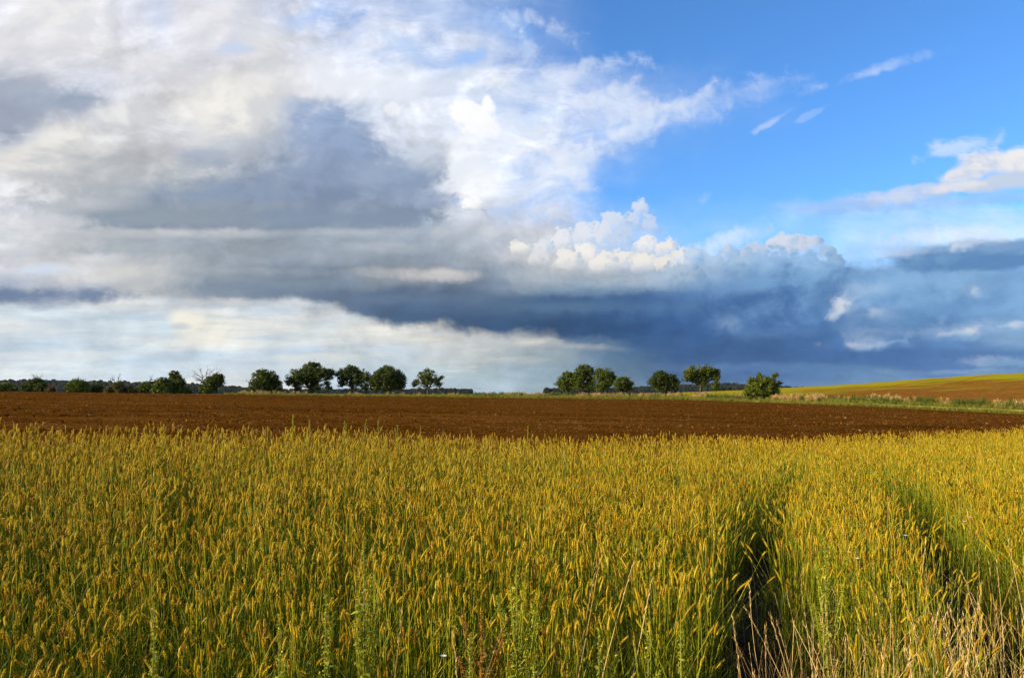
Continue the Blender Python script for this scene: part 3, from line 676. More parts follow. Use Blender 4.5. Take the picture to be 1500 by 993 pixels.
def tree(name, label, x, base, lobes, kind, fork=0.28, trunks=((0, 0, .28),), leaf=0.29, dens=20.0, gap=-0.16, depth=None, group=None, cat='tree', twigs=(), cl=0.42, flat=0.9, bough_r=0.10):
    """lobes: crown masses given as photo-pixel ellipses (cx, cy, rx, ry); turned into metres at the tree's own distance."""
    Df, Dv = k_far(x); d = depth or (Df * 0.35 + Dv * 0.65)
    o = bpy.data.objects.new(name, None); C.collection.objects.link(o); o.empty_display_size = 0.5
    q = at(x, d); o.location = q
    kz = d / F
    tag(o, label, cat, group)
    z0 = (575 - base) * kz + EYE - q.z             # the ground here may stand a little above or below the photographed foot
    L3 = []
    for (cx, cy, rx, ry) in lobes:
        R_ = min(rx, ry * 1.4) * kz * flat
        rx, ry = rx * 1.08, ry * 1.08
        L3.append(((cx - x) * kz, U(-0.35, 0.35) * R_, max((base - cy) * kz + z0, ry * kz * 0.8), rx * kz, R_, ry * kz))
    top = max(l[2] + l[5] for l in L3)
    g = Geo()
    tips = []
    for (tx, ty, tr) in trunks:
        f_ = Vector((tx * kz * 1.0, ty, top * fork)) if not isinstance(tx, tuple) else Vector((tx[1] * kz, ty, top * fork))
        b_ = Vector((tx * kz, ty, -0.25)) if not isinstance(tx, tuple) else Vector((tx[0] * kz, ty, -0.25))
        bough(g, b_, f_, tr * 1.25, tr * 0.8, 0, 5, 0.02, 7); tips.append((f_, tr * 0.75))
    for l in L3:
        c_ = Vector(l[:3]); f_, tr = min(tips, key=lambda s_: (s_[0] - c_).length)
        low = c_ - Vector((0, 0, l[5] * 0.35))
        pts = bough(g, f_, low, min(tr, bough_r * 1.6), bough_r * 0.6, 0.06, 6, 0.05)
        for q_ in range(7):
            dd = Vector((U(-1, 1), U(-1, 1), U(-0.35, 1))); dd.normalize()
            tip = c_ + Vector((dd.x * l[3], dd.y * l[4], dd.z * l[5])) * U(0.6, 0.95)
            bough(g, pts[random.randint(2, 5)], tip, bough_r * 0.45, 0.02, 0.05, 5, 0.06, 4)
    g.obj('trunk', M_BARK, o)
    if twigs:
        for (x0, y0, x1, y1) in twigs:
            gt = Geo()
            a_ = Vector(((x0 - x) * kz, U(-0.2, 0.2), (base - y0) * kz)); b_ = Vector(((x1 - x) * kz, U(-0.8, 0.8), (base - y1) * kz))
            ps = bough(gt, a_, b_, 0.10, 0.03, 0.08, 7, 0.05, 4)
            for w_ in range(9):
                s_ = ps[random.randint(1, 6)]; dv = (b_ - a_).normalized() + Vector((U(-.9, .9), U(-.9, .9), U(-.6, .9)))
                e_ = s_ + dv.normalized() * U(0.5, 1.5); p2 = bough(gt, s_, e_, 0.035, 0.012, 0.06, 5, 0.08, 3)
                for z_ in range(4):
                    s2 = p2[random.randint(1, 4)]; bough(gt, s2, s2 + (dv + Vector((U(-1, 1), U(-1, 1), U(-1, .9)))).normalized() * U(0.25, 0.7), 0.018, 0.008, 0, 3, 0.05, 3)
            gt.obj('bare_branch', M_TWIG, o)
    v, f, tn = crown_mesh(L3, leaf, dens, gap, cl)
    mesh('crown', v, f, M_FOL[kind], o, tint=tn)
    return o

ROWG = None
tree('tree', 'broad oval tree with a low clump on its right, next after the half dead tree', 388, 578,
     [(388, 555, 17, 12), (378, 563, 11, 9), (396, 560, 13, 13), (384, 549, 10, 7), (372, 570, 6, 4), (406, 569, 8, 9), (411, 563, 3, 5)], 'deep', 0.3, gap=-0.1)
tree('tree', 'widest spreading dark tree of the row, with one ragged arm drooping on the right', 456, 578.5,
     [(456, 545, 16, 12), (438, 552, 14, 10), (472, 548, 13, 9), (458, 537, 10, 6), (429, 559, 9, 6), (482, 549, 7, 6), (460, 562, 10, 11), (436, 566, 6, 5), (478, 562, 5, 4), (482, 569, 4, 3), (448, 556, 12, 8), (484, 545, 5, 4)], 'deep', 0.2, trunks=((0, 0, .45),), gap=-0.08)
tree('tree', 'tall dark tree with forked foot leaning left of its paler slender neighbour', 516, 578,
     [(514, 547, 12, 9), (504, 549, 9, 8), (521, 552, 11, 9), (514, 540, 9, 5), (503, 558, 7, 5), (520, 563, 9, 6), (500, 563, 4, 3)], 'deep', 0.3, trunks=(((0, -1), 0, .24), ((3, 6), .3, .18)), gap=-0.1)
tree('tree', 'slender paler tree squeezed between the fork-footed tree and the dense round tree', 532, 578,
     [(532, 551, 9, 8), (530, 559, 8, 8), (535, 566, 6, 5), (541, 560, 5, 6), (524, 548, 6, 6)], 'mid', 0.25, trunks=(((0, -1), 0, .15), ((1, 7), .3, .13)), gap=-0.02, dens=15)
tree('tree', 'dense round dark green tree with crown nearly closed, left of the small airy tree', 569, 577.5,
     [(569, 550, 17, 12), (556, 556, 14, 10), (581, 556, 12, 12), (566, 543, 11, 6), (570, 563, 14, 9), (550, 566, 7, 6), (588, 565, 5, 5), (558, 548, 9, 7)], 'deep', 0.2, trunks=((0, 0, .45),), gap=-0.25, dens=24)
tree('tree', 'small airy tree with see-through crown standing alone over the middle of the verge', 627, 577,
     [(627, 549, 11, 8), (617, 553, 8, 6), (637, 554, 9, 7), (612, 562, 6, 5), (640, 561, 7, 6), (627, 559, 9, 7), (646, 552, 4, 3), (620, 566, 6, 4)], 'mid', 0.26, trunks=((0, 0, .22),), gap=0.02, dens=15)
G4 = None
tree('tree', 'short rounded tree at the left end of the close group of four', 831, 577.5,
     [(831, 557, 11, 8), (823, 562, 8, 6), (838, 562, 9, 7), (831, 550, 7, 5), (832, 567, 11, 5)], 'mid', 0.22, gap=-0.22, dens=23)
tree('tree', 'tallest tree of the close group of four with twin feet', 858, 577,
     [(857, 545, 14, 9), (849, 553, 10, 9), (866, 551, 9, 10), (856, 559, 12, 9), (864, 565, 9, 6), (847, 564, 7, 6), (858, 538, 9, 4)], 'mid', 0.24, trunks=(((-4, -5), 0, .22), ((4, 4), .4, .24), ((-10, -9), .6, .15)), gap=-0.1)
tree('tree', 'second tallest tree of the close group of four, with two pale feet', 886, 577,
     [(887, 550, 12, 8), (880, 557, 9, 8), (894, 556, 8, 9), (886, 563, 10, 7), (879, 543, 6, 4), (879, 568, 6, 4)], 'mid', 0.24, trunks=(((-6, -5), 0, .2), ((4, 4), .4, .2), ((-2, -2), .8, .14)), gap=-0.1)
tree('tree', 'smallest tree at the right end of the close group of four', 913, 577.5,
     [(913, 560, 9, 7), (906, 564, 7, 6), (919, 565, 7, 6), (912, 555, 5, 3), (913, 569, 9, 4)], 'mid', 0.2, trunks=((-1, 0, .2),), gap=-0.18)
tree('tree', 'compact dark tree shaped like a leaning mushroom just left of the open-limbed tree', 974, 577.5,
     [(972, 554, 16, 8), (962, 558, 10, 7), (982, 559, 11, 7), (972, 548, 12, 4), (989, 560, 6, 4), (972, 565, 13, 6), (958, 562, 7, 4), (985, 568, 7, 4)], 'deep', 0.22, trunks=((0, 0, .3),), gap=-0.22, dens=24)
tree('tree', 'light green open-limbed tree with long bare trunk and parted crown against the dark cloud', 1026, 581,
     [(1020, 541, 9, 6), (1012, 546, 9, 6), (1006, 553, 6, 6), (1022, 550, 10, 6), (1038, 541, 8, 6), (1045, 546, 8, 6), (1048, 553, 6, 5), (1034, 549, 8, 5), (1028, 559, 7, 5), (1014, 555, 6, 4), (1032, 555, 6, 4)], 'light', 0.34, trunks=((0, 0, .26),), gap=-0.16, dens=22, bough_r=.12)
tree('sapling', 'little round-headed sapling just right of the light green open-limbed tree', 1048, 580,
     [(1048, 563, 4.5, 5), (1047, 568, 3, 3)], 'mid', 0.5, trunks=((0, 0, .08),), gap=-0.2, cat='tree', bough_r=.04)
tree('bush', 'big yellow green bush with wispy shoots, where the sprouting hill begins', 1115, 586,
     [(1115, 566, 16, 11), (1104, 572, 12, 10), (1126, 569, 12, 12), (1113, 575, 21, 9), (1120, 560, 9, 7), (1106, 561, 7, 5), (1097, 577, 8, 7), (1130, 560, 4, 5), (1111, 553, 2, 4), (1134, 553, 2.2, 4), (1137, 549, 1.4, 2.5), (1099, 558, 2.5, 4), (1142, 560, 3.5, 1.5), (1112, 549, 1.3, 3), (1121, 554, 2.5, 3)], 'light', 0.12, trunks=((0, 0, .2), (-5, .3, .12), (5, -.3, .12)), gap=-0.4, dens=26, cat='bush', bough_r=.05)
HG = 'hedge bushes along the crest at the left'
tree('half_dead_tree', 'half dead tree, bare grey branches on its left, dark crown on its right', 308, 577,
     [(314, 555, 10, 8), (308, 563, 10, 8), (320, 553, 7, 6), (323, 560, 5, 6), (307, 571, 11, 6), (298, 570, 5, 5)], 'deep', 0.25, trunks=((0, 0, .3), (-3, .2, .2)), gap=-0.2,
     twigs=((300, 560, 293, 543), (300, 560, 283, 553), (299, 557, 285, 547), (301, 559, 303, 543), (305, 556, 310, 543), (300, 560, 288, 557), (312, 552, 318, 546)), depth=192)
for (nm, lb, x, base, lobes, kind, dd) in [
  ('hedge_tree', 'tall peaked dark tree in the hedge on the left crest', 258, 577, [(258, 556, 9, 8), (255, 549, 6, 5), (264, 561, 8, 8), (250, 563, 9, 8), (262, 571, 12, 6)], 'deep', 195),
  ('hedge_tree', 'mid green bulging tree leaning against the peaked dark tree on its right', 240, 577, [(240, 561, 9, 7), (233, 567, 8, 7), (243, 569, 10, 7), (230, 572, 6, 5)], 'mid', 191),
  ('hedge_bush', 'low bush at the right foot of the peaked dark tree', 275, 577.5, [(275, 572, 6, 5), (270, 573, 6, 4)], 'mid', 193),
  ('hedge_bush', 'ragged green bush with a bare sprig left of the bulging tree', 215, 576.5, [(213, 568, 8, 6), (219, 564, 6, 5), (212, 572, 9, 4)], 'mid', 194),
  ('hedge_bush', 'low dull green bush in the hollow of the hedge', 195, 576.5, [(193, 571, 9, 4.5), (200, 572, 7, 4)], 'olive', 194),
  ('hedge_bush', 'olive bush with feathery upright tips in the hedge', 172, 576, [(173, 565, 7, 6), (169, 570, 9, 5), (178, 570, 7, 5), (160, 572, 6, 4)], 'olive', 193),
  ('hedge_bush', 'small round dark bush right of the wide domed bush', 144, 575.5, [(144, 567, 7, 5.5), (143, 572, 8, 4)], 'deep', 195),
  ('hedge_bush', 'wide domed green bush in the left hedge', 114, 575.5, [(115, 563, 10, 6.5), (107, 568, 9, 6), (123, 568, 10, 6), (114, 571, 14, 5)], 'mid', 193),
  ('hedge_bush', 'low rusty brown bush left of the wide domed bush', 78, 574.5, [(78, 570, 7, 4), (74, 572, 6, 3)], 'rust', 192),
  ('hedge_bush', 'broad dark bush with a bare twiggy top near the left end of the hedge', 51, 574, [(52, 562, 11, 7), (43, 567, 9, 6), (62, 567, 9, 6), (51, 570, 18, 4), (53, 558, 6, 4)], 'deep', 194),
  ('hedge_bush', 'dark green bush cut by the left edge of the photo', 9, 574, [(8, 566, 11, 5), (2, 568, 10, 5), (17, 569, 8, 4.5), (-12, 567, 9, 6)], 'mid', 195)]:
    tw = ((52, 558, 50, 553), (55, 558, 60, 554)) if x == 51 else ((218, 560, 222, 556),) if x == 215 else ((172, 562, 175, 556), (170, 562, 167, 557)) if x == 172 else ()
    tree(nm, lb, x, base, lobes, kind, 0.15, trunks=((0, 0, .16), (-3, .3, .1)), gap=-0.3, dens=20, depth=dd, cat='tree' if 'tree' in nm else 'bush', twigs=tw, bough_r=.05)

# ------------------------------------------------------------------ wooded ridges far off
def ridge(name, xs, ys, D, back=500):
    xs, ys = col(xs), col(ys)
    px = np.linspace(xs[0], xs[-1], 160); az_ = np.arctan((px - 750) / F)
    zt = (575 - np.interp(px, xs, ys)) / F * D + EYE - 13.0
    v, prof = [], [(-420, 0.0), (-300, .16), (-150, .6), (0, 1.0), (160, .8), (back, 0.0)]
    for a_, z_ in zip(az_, zt):
        for dd, h_ in prof:
            r_ = (D + dd) / math.cos(a_); v.append((r_ * math.sin(a_), r_ * math.cos(a_), -7 + (max(z_, -6.5) + 7) * h_))
    n = len(prof); i = np.arange(len(px) - 1)[:, None] * n + np.arange(n - 1)[None]
    o = mesh(name, v, np.stack([i, i + n, i + n + 1, i + 1], -1).reshape(-1, 4), M_RIDGE, smooth=True)
    tag(o, kind='structure')
    return px, az_, zt, prof
M_WOOD = leafy('distant forest leaves', [(0.0, (0.006, 0.012, 0.008)), (0.5, (0.012, 0.022, 0.013)), (1.0, (0.024, 0.036, 0.017))], 0.15, var=0.3)
def wood_variant(seed):
    v, f, tn = crown_mesh([(0, 0, 9, 4.2, 4.2, 6.0), (U(-1, 1), U(-1, 1), 13, 2.6, 2.6, 3.2), (0, 0, 5, 4, 4, 4)], 2.2, 6.0, -0.3, 1.6)
    return mesh('forest_tree_shape', v, f, M_WOOD, False, tint=tn)
WOODV = [wood_variant(i) for i in range(6)]
def forest(name, label, rd, D, n, gaps=()):
    px, az_, zt, prof = rd
    pts = []
    pd = [q[0] for q in prof]; ph = [q[1] for q in prof]
    for q in range(n):
        x = U(px[0], px[-1]); dd = -300 + 340 * U(0, 1) ** 0.7
        if any(a < x < b for a, b in gaps) and dd > -60 and U(0, 1) < 0.72: continue
        a_ = math.atan((x - 750) / F); r_ = (D + dd) / math.cos(a_)
        z_ = -7 + (max(np.interp(x, px, zt), -6.5) + 7) * np.interp(dd, pd, ph)
        pts.append((r_ * math.sin(a_), r_ * math.cos(a_), z_ - 1.5))
    n = len(pts); k_ = rs.uniform(0.7, 1.25, (n, 1))
    scatter(name, pts, WOODV, np.concatenate([k_ * rs.uniform(.8, 1.2, (n, 1)), k_ * 1.0, k_ * rs.uniform(.8, 1.05, (n, 1))], 1), np.stack([0 * k_[:, 0], 0 * k_[:, 0], rs.uniform(0, 6.28, n)], 1), label, 'forest')
D1, D2 = 2300, 2100
rdL = ridge('wooded_ridge', [-260, 0, 100, 200, 250, 285, 330, 400, 440, 490, 560, 595, 610, 650, 690], [555, 558.5, 559, 560, 562, 564, 567, 571.5, 575.5, 577, 577, 572.5, 574, 575.5, 579], D1)
forest('distant_forest', 'dark blue-green forest covering the far ridge at the left', rdL, D1, 4200, gaps=((150, 215),))
rdR = ridge('wooded_ridge', [800, 850, 880, 930, 990, 1060, 1100, 1160, 1260], [579, 576, 573.5, 570, 566, 564, 565.5, 569, 575], D2)
forest('distant_forest', 'dark blue-green forest on the far ridge behind the open-limbed tree', rdR, D2, 2600)
# ------------------------------------------------------------------ verge grasses, clods
M_GREEN = leafy('verge green blades', [(0.0, (0.08, 0.09, 0.007)), (0.5, (0.16, 0.16, 0.012)), (1.0, (0.30, 0.26, 0.04))], 0.35)
M_TAN = leafy('dry tan grass', [(0.0, (0.17, 0.11, 0.03)), (0.5, (0.31, 0.20, 0.07)), (1.0, (0.46, 0.32, 0.13))], 0.3)
M_WEED = leafy('dark verge weeds', [(0.0, (0.03, 0.06, 0.006)), (0.5, (0.07, 0.13, 0.012)), (1.0, (0.14, 0.20, 0.02))], 0.3)
def blade_tuft(nb, rad, h0, h1, w_, mat, lean=0.35, plume=False):
    g = Geo()
    for i in range(nb):
        a = U(0, 6.28); r_ = rad * math.sqrt(U(0, 1)); b = Vector((r_ * math.cos(a), r_ * math.sin(a), 0)); h = U(h0, h1)
        ld = Vector((U(-1, 1), U(-1, 1), 0)) * lean * h
        pts = [b, b + ld * .2 + Vector((0, 0, h * .45)), b + ld * .55 + Vector((0, 0, h * .8)), b + ld + Vector((0, 0, h))]
        ti = U(0, 1)
        sd = Vector((math.cos(a * 7), math.sin(a * 7), 0))
        g.ribbon(pts, w_, [ti * .8] * 4 + [ti] * 4, side=sd)
        if plume and U(0, 1) < .6:
            e = pts[-1]; g.ribbon([e - Vector((0, 0, .22)), e, e + ld * .15 + Vector((0, 0, .12))], w_ * 3.2, min(1, ti + .15), side=sd, prof=lambda k_: 0.25 + 0.75 * math.sin(math.pi * min(1, k_ + .1)))
    return g.obj('grass_tuft_shape', mat, False)
VG = [blade_tuft(46, .42, .25, .6, .035, M_GREEN) for _q in range(4)]
VT = [blade_tuft(34, .38, .7, 1.35, .022, M_TAN, .25, True) for _q in range(4)]
def weed_shape():
    g = Geo()
    for i in range(5):
        b = Vector((U(-.25, .25), U(-.25, .25), 0)); h = U(.6, 1.1); tp = b + Vector((U(-.12, .12), U(-.12, .12), h))
        g.tube([b, tp], .012, .3, 3)
        for j in range(26):
            q = b.lerp(tp, U(.12, 1)); d = Vector((U(-1, 1), U(-1, 1), U(-.2, .8))).normalized(); L = U(.08, .2)
            g.ribbon([q, q + d * L * .5, q + d * L], .07, U(0, 1), prof=lambda k_: math.sin(math.pi * (k_ * .85 + .1)))
    return g.obj('weed_shape', M_WEED, False)
VW = [weed_shape() for _q in range(3)]

def verge_pts(n, x0, x1, t0, t1, dens=None):
    out = []
    while len(out) < n:
        x = U(x0, x1); Df, Dv = k_far(x); d = Df + (Dv - Df) * U(t0, t1)
        if dens and U(0, 1) > dens(x, d): continue
        out.append(at(x, d))
    return np.array(out)
def spread(pts, lo, hi, sy=1.0):
    n = len(pts); k_ = rs.uniform(lo, hi, n)
    return dict(scl=np.stack([k_, k_, k_ * rs.uniform(.85, 1.2, n)], 1), rot=np.stack([rs.normal(0, .08, n), rs.normal(0, .08, n), rs.uniform(0, 6.28, n)], 1))
def clump(f, off, lo=0.0): return lambda x, d: max(0.0, min(1.0, (mnoise.noise(Vector((x * f, d * .09, off))) + .35 - lo) * 1.2))
def merged(*ps): return np.concatenate(ps)
p1 = merged(verge_pts(5200, 440, 1080, 0.0, 0.75), verge_pts(500, 1060, 1540, 0.0, .12), verge_pts(1500, 1060, 1540, .42, .8), verge_pts(160, 330, 440, 0.0, .2), verge_pts(500, 1540, 1640, 0, .8))
scatter('verge_grass', p1, VG, label='low green grass along the far edge of the ploughed field', cat='grass', **spread(p1, .45, 1.05))
p2 = merged(verge_pts(300, 640, 1090, .35, .95, clump(.04, 1.0, .15)), verge_pts(70, 480, 640, .25, .9, clump(.06, 5.0, .2)), verge_pts(260, 860, 960, .25, .9, clump(.05, 9.0, .1)), verge_pts(360, 1130, 1215, .4, 1.0, clump(.05, 2.0)), verge_pts(70, 1200, 1540, .5, .8, clump(.04, 3.0, .2)), verge_pts(60, 350, 450, .1, .5), verge_pts(60, 1275, 1318, .9, 1.15), verge_pts(150, 970, 1090, .6, 1.1, clump(.05, 14.0, .1)))
kk = spread(p2, .35, .85)
scatter('dry_verge_grass', p2, VT, label='tall tan dried grass with pale plumes on the far verge', cat='grass', **kk)
p3 = merged(verge_pts(330, 680, 1080, .1, .8, clump(.03, 21.0, .15)), verge_pts(420, 1080, 1540, .45, .85, clump(.03, 31.0, .05)), verge_pts(140, 690, 850, .5, .9))
scatter('verge_weeds', p3, VW, label='dark green leafy weeds in clumps on the far verge', cat='weeds', **spread(p3, .5, 1.1))

M_CLOD, t = material('dry clod'); oi = t.nodes.new('ShaderNodeObjectInfo')
c, _al = ramp(t, Sk(t, oi.outputs['Random']), [(0.0, (0.04, 0.0135, 0.0016)), (0.6, (0.088, 0.032, 0.004)), (0.93, (0.13, 0.056, 0.013)), (1.0, (0.20, 0.105, 0.035))]); surface(t, c, 0.95, spec=0.0)
def clod_shape():
    import bmesh
    b = bmesh.new(); bmesh.ops.create_icosphere(b, subdivisions=1, radius=1.0); off = Vector((U(0, 50), U(0, 50), U(0, 50)))
    for v_ in b.verts: v_.co *= 1 + .75 * mnoise.noise(v_.co * 1.4 + off); v_.co.z *= .7
    me = bpy.data.meshes.new('clod_shape'); b.to_mesh(me); b.free(); me.materials.append(M_CLOD)
    return bpy.data.objects.new('clod_shape', me)
n = 60000
ss = rs.uniform(-.74, .74, n); e0 = edge_d(ss); dd = e0 * (np.interp(slope(ss), TX, FAR_D) * .97 / e0) ** rs.rand(n)
X, Y = ss * dd, dd; Z = ground(X, Y); k_ = rs.gamma(2.0, .0058, n) * (1 + dd / 70) + .005
scatter('soil_clods', np.stack([X, Y, Z], 1), [clod_shape() for _q in range(8)], np.stack([k_ * rs.uniform(.8, 1.5, n), k_, k_ * rs.uniform(.6, 1.1, n)], 1), rs.uniform(0, 6.28, (n, 3)), 'crumbly brown clods strewn over the ploughed field', 'soil')
M_STRAW = leafy('straw bits', [(0.0, (0.26, 0.15, 0.05)), (1.0, (0.46, 0.31, 0.13))], 0.1)
def straw_shape():
    g = Geo()
    for q in range(3): a = U(0, 6.28); b = Vector((U(-.1, .1), U(-.1, .1), .03)); g.ribbon([b, b + Vector((math.cos(a), math.sin(a), U(0, .3))) * U(.06, .16)], .014, U(0, 1), tip=1)
    return g.obj('straw_shape', M_STRAW, False)
n = 4000
ss = rs.uniform(-.74, .74, n); e0 = edge_d(ss); dd = e0 * (np.interp(slope(ss), TX, FAR_D) * .97 / e0) ** rs.rand(n)
X, Y = ss * dd, dd; k_ = rs.uniform(.4, 1.0, n) * (1 + dd / 100)
scatter('straw_bits', np.stack([X, Y, ground(X, Y) + .02], 1), [straw_shape() for _q in range(5)], np.stack([k_] * 3, 1), np.stack([0 * k_, 0 * k_, rs.uniform(0, 6.28, n)], 1), 'pale straw stubble bits scattered on the ploughed field', 'straw')

# ------------------------------------------------------------------ the standing foxtail grass in front
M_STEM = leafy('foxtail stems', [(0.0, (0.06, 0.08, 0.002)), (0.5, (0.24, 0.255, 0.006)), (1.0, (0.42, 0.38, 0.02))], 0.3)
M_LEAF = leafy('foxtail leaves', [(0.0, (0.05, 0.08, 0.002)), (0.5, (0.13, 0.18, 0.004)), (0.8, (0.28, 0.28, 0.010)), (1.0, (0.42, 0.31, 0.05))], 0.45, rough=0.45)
M_HEAD = leafy('foxtail seed heads', [(0.0, (0.20, 0.092, 0.004)), (0.4, (0.38, 0.24, 0.006)), (0.75, (0.52, 0.39, 0.012)), (1.0, (0.66, 0.54, 0.06))], 0.35, tcol=(1, .85, .35))
MATS = [M_STEM, M_LEAF, M_HEAD]
def head(g, p, d, L, rad, ti, bend, bristles=46):
    """A bristly cylindrical seed head."""
    d = d.normalized(); n = 7; pts = []
    side = Vector((math.cos(bend), math.sin(bend), -0.2))
    for i in range(n):
        k_ = i / (n - 1); pts.append(p + d * L * k_ + side * L * 0.16 * k_ * k_)
    prof = [.55, .9, 1.0, 1.0, .92, .72, .25]
    g.tube(pts, [rad * q * U(.93, 1.07) for q in prof], [ti * .85] * 6 * n, 6, 2)
    for q in range(bristles):
        k_ = U(.02, .97); i = min(n - 2, int(k_ * (n - 1))); f_ = k_ * (n - 1) - i
        c_ = pts[i].lerp(pts[i + 1], f_); a = U(0, 6.28)
        o_ = d.cross(Vector((math.cos(a), math.sin(a), .3))).normalized()
        r_ = rad * prof[min(n - 1, round(k_ * (n - 1)))]
        tp = c_ + o_ * (r_ + U(.004, .009)) + d * U(.006, .013)
        s_ = o_.cross(d).normalized() * .0013
        b_ = c_ + o_ * r_ * .8
        g.add([b_ - s_, b_ + s_, tp], [(0, 1, 2)], [ti, ti, min(1, ti + .3)], 2)
def culm(g, b, h, hl, hr, lean_dir, lean, ti, nl=3, bristles=46, leaf=(.18, .36)):
    ld = Vector((math.cos(lean_dir), math.sin(lean_dir), 0)); n = 7; pts = []
    for i in range(n):
        k_ = i / (n - 1); pts.append(b + ld * lean * h * k_ ** 1.8 + Vector((U(-1, 1), U(-1, 1), 0)) * .004 + Vector((0, 0, h * k_ * (1 - .18 * lean * k_))))
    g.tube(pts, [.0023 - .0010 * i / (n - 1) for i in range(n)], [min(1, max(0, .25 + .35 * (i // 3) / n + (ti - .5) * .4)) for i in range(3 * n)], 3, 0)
    if hl: head(g, pts[-1], (pts[-1] - pts[-2]), hl, hr, ti, lean_dir, bristles)
    for q in range(nl):
        k_ = U(.05, .62); i = min(n - 2, int(k_ * (n - 1))); p_ = pts[i].lerp(pts[i + 1], k_ * (n - 1) - i)
        a = U(0, 6.28); o_ = Vector((math.cos(a), math.sin(a), 0)); L = U(*leaf); up = U(.72, 1.05); dr = U(.02, .5)
        ps = [p_ + o_ * L * (1 - .45 * up) * s_ + Vector((0, 0, L * (up * s_ - dr * s_ * s_))) for s_ in (0, .25, .5, .75, 1.0)]
        lt = min(1, max(0, random.gauss(.42, .2)))
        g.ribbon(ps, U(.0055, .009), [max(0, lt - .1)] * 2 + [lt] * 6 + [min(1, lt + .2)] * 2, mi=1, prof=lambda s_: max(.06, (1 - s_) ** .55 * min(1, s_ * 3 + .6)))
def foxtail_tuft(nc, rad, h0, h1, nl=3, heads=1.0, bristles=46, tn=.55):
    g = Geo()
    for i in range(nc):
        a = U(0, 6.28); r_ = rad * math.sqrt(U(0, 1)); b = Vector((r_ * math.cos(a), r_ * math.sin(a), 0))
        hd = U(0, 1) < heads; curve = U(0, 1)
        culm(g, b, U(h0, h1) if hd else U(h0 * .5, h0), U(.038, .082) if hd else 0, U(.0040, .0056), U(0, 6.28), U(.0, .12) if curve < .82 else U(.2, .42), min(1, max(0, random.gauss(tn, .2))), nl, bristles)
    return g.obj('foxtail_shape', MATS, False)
FOX = [foxtail_tuft(14, .16, .60, .92) for _q in range(14)]
FOXFAR = [foxtail_tuft(14, .18, .64, .92, 3, .85, 14, .62) for _q in range(8)]
LOW = [foxtail_tuft(12, .16, .30, .6, 4, .35) for _q in range(5)]

TRK = [(1.70, 5.8), (3.20, 5.8)]; TSL = 0.349                    # the two wheel tracks pressed through the crop
def track_gap(X, Y):
    out = np.full(np.shape(X), 9.0)
    for (tx, ty), wd in zip(TRK, (.24, .30)):
        c_ = tx + TSL * (Y - ty) + .012 * np.clip(Y - ty, 0, 9) ** 2 * (tx < 2) + .06 * np.sin(Y * 1.3 + tx)
        out = np.minimum(out, np.abs(X - c_) / (wd * np.interp(Y, [3, 7, 9.5, 12], [1.05, 1.0, .8, .001])))
    return out
def field_pts(sp, d0, d1, jit=.5, s0=-.80, s1=.80):
    """Jittered grid over the crop between two distances."""
    ys = np.arange(d0, d1, sp); P = []
    for y in ys:
        xs_ = np.arange(s0 * y - .6, s1 * y + .6, sp); P.append(np.stack([xs_, np.full(len(xs_), y)], 1))
    P = np.concatenate(P) + 0.0
    P += rs.uniform(-jit, jit, P.shape) * sp
    s_ = np.clip(P[:, 0] / np.maximum(P[:, 1], .5), -.85, .8)
    return P[P[:, 1] < edge_d(s_) + rs.normal(0, .16, len(P))]
def crop_scale(P):
    """Height factor: patchy over the field, lower and thinner at the near edge where the photographer stands."""
    nz = np.array([mnoise.noise(Vector((x * .45, y * .45, 3.3))) * .10 + mnoise.noise(Vector((x * 1.6, y * 1.6, 8.3))) * .07 for x, y in P])
    near = np.interp(P[:, 1], [2.0, 3.2, 5.0], [.80, .86, 1.0])
    rightlow = np.interp(P[:, 0] - .25 * P[:, 1], [.2, 1.2], [1.0, .93])
    return (1 + nz) * near * rightlow
def plant(name, P, variants, k_, label, cat='grass', tilt=.05):
    n = len(P); z = ground(P[:, 0], P[:, 1])
    return scatter(name, np.stack([P[:, 0], P[:, 1], z], 1), variants, np.stack([.5 + .5 * k_, .5 + .5 * k_, k_], 1), np.stack([rs.normal(0, tilt, n), rs.normal(.03, tilt, n), rs.uniform(0, 6.28, n)], 1), label, cat)
def find_d(x, y, h, d0=2.3, d1=40):
    """Distance at which a plant of height h seen in photo column x has its tip at photo row y."""
    best = min((abs(575 - (float(at(x, d).z) + h - EYE) / d * F - y), d) for d in np.geomspace(d0, d1, 220))
    return best[1]
WEED_SPOTS = [at(x_, find_d(x_, y_, h_)) for x_, y_, h_ in [(540.0, 783.0, 1.15), (757.0, 822.0, 1.06), (483.0, 862.0, 0.97), (417.0, 896.0, 0.92), (237.0, 878.0, 0.94), (690.0, 918.0, 0.87), (782.0, 966.0, 0.78), (945.0, 916.0, 0.86), (992.0, 905.0, 0.9), (875.0, 912.0, 0.84), (1202.0, 782.0, 1.1), (706.0, 890.0, 0.9)]]
P = field_pts(.205, 2.0, 9.5)
keep = (track_gap(P[:, 0], P[:, 1]) > 1.0) & (rs.rand(len(P)) < np.interp(P[:, 1], [2, 3.0, 4.2], [.7, .85, 1.0]))
dryz = (P[:, 0] > .30 * P[:, 1]) & (P[:, 1] < 4.6); keep &= ~(dryz & (rs.rand(len(P)) < .6))
for q_ in WEED_SPOTS: keep &= ~((np.abs(P[:, 0] - q_.x * P[:, 1] / q_.y) < .13) & (P[:, 1] < q_.y + .15) & (P[:, 1] > q_.y - .5))
P = P[keep]
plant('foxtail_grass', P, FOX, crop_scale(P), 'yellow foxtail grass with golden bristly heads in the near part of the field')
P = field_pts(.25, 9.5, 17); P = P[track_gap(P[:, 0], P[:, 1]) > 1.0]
P2 = field_pts(.36, 17, 42); P = np.concatenate([P, P2])
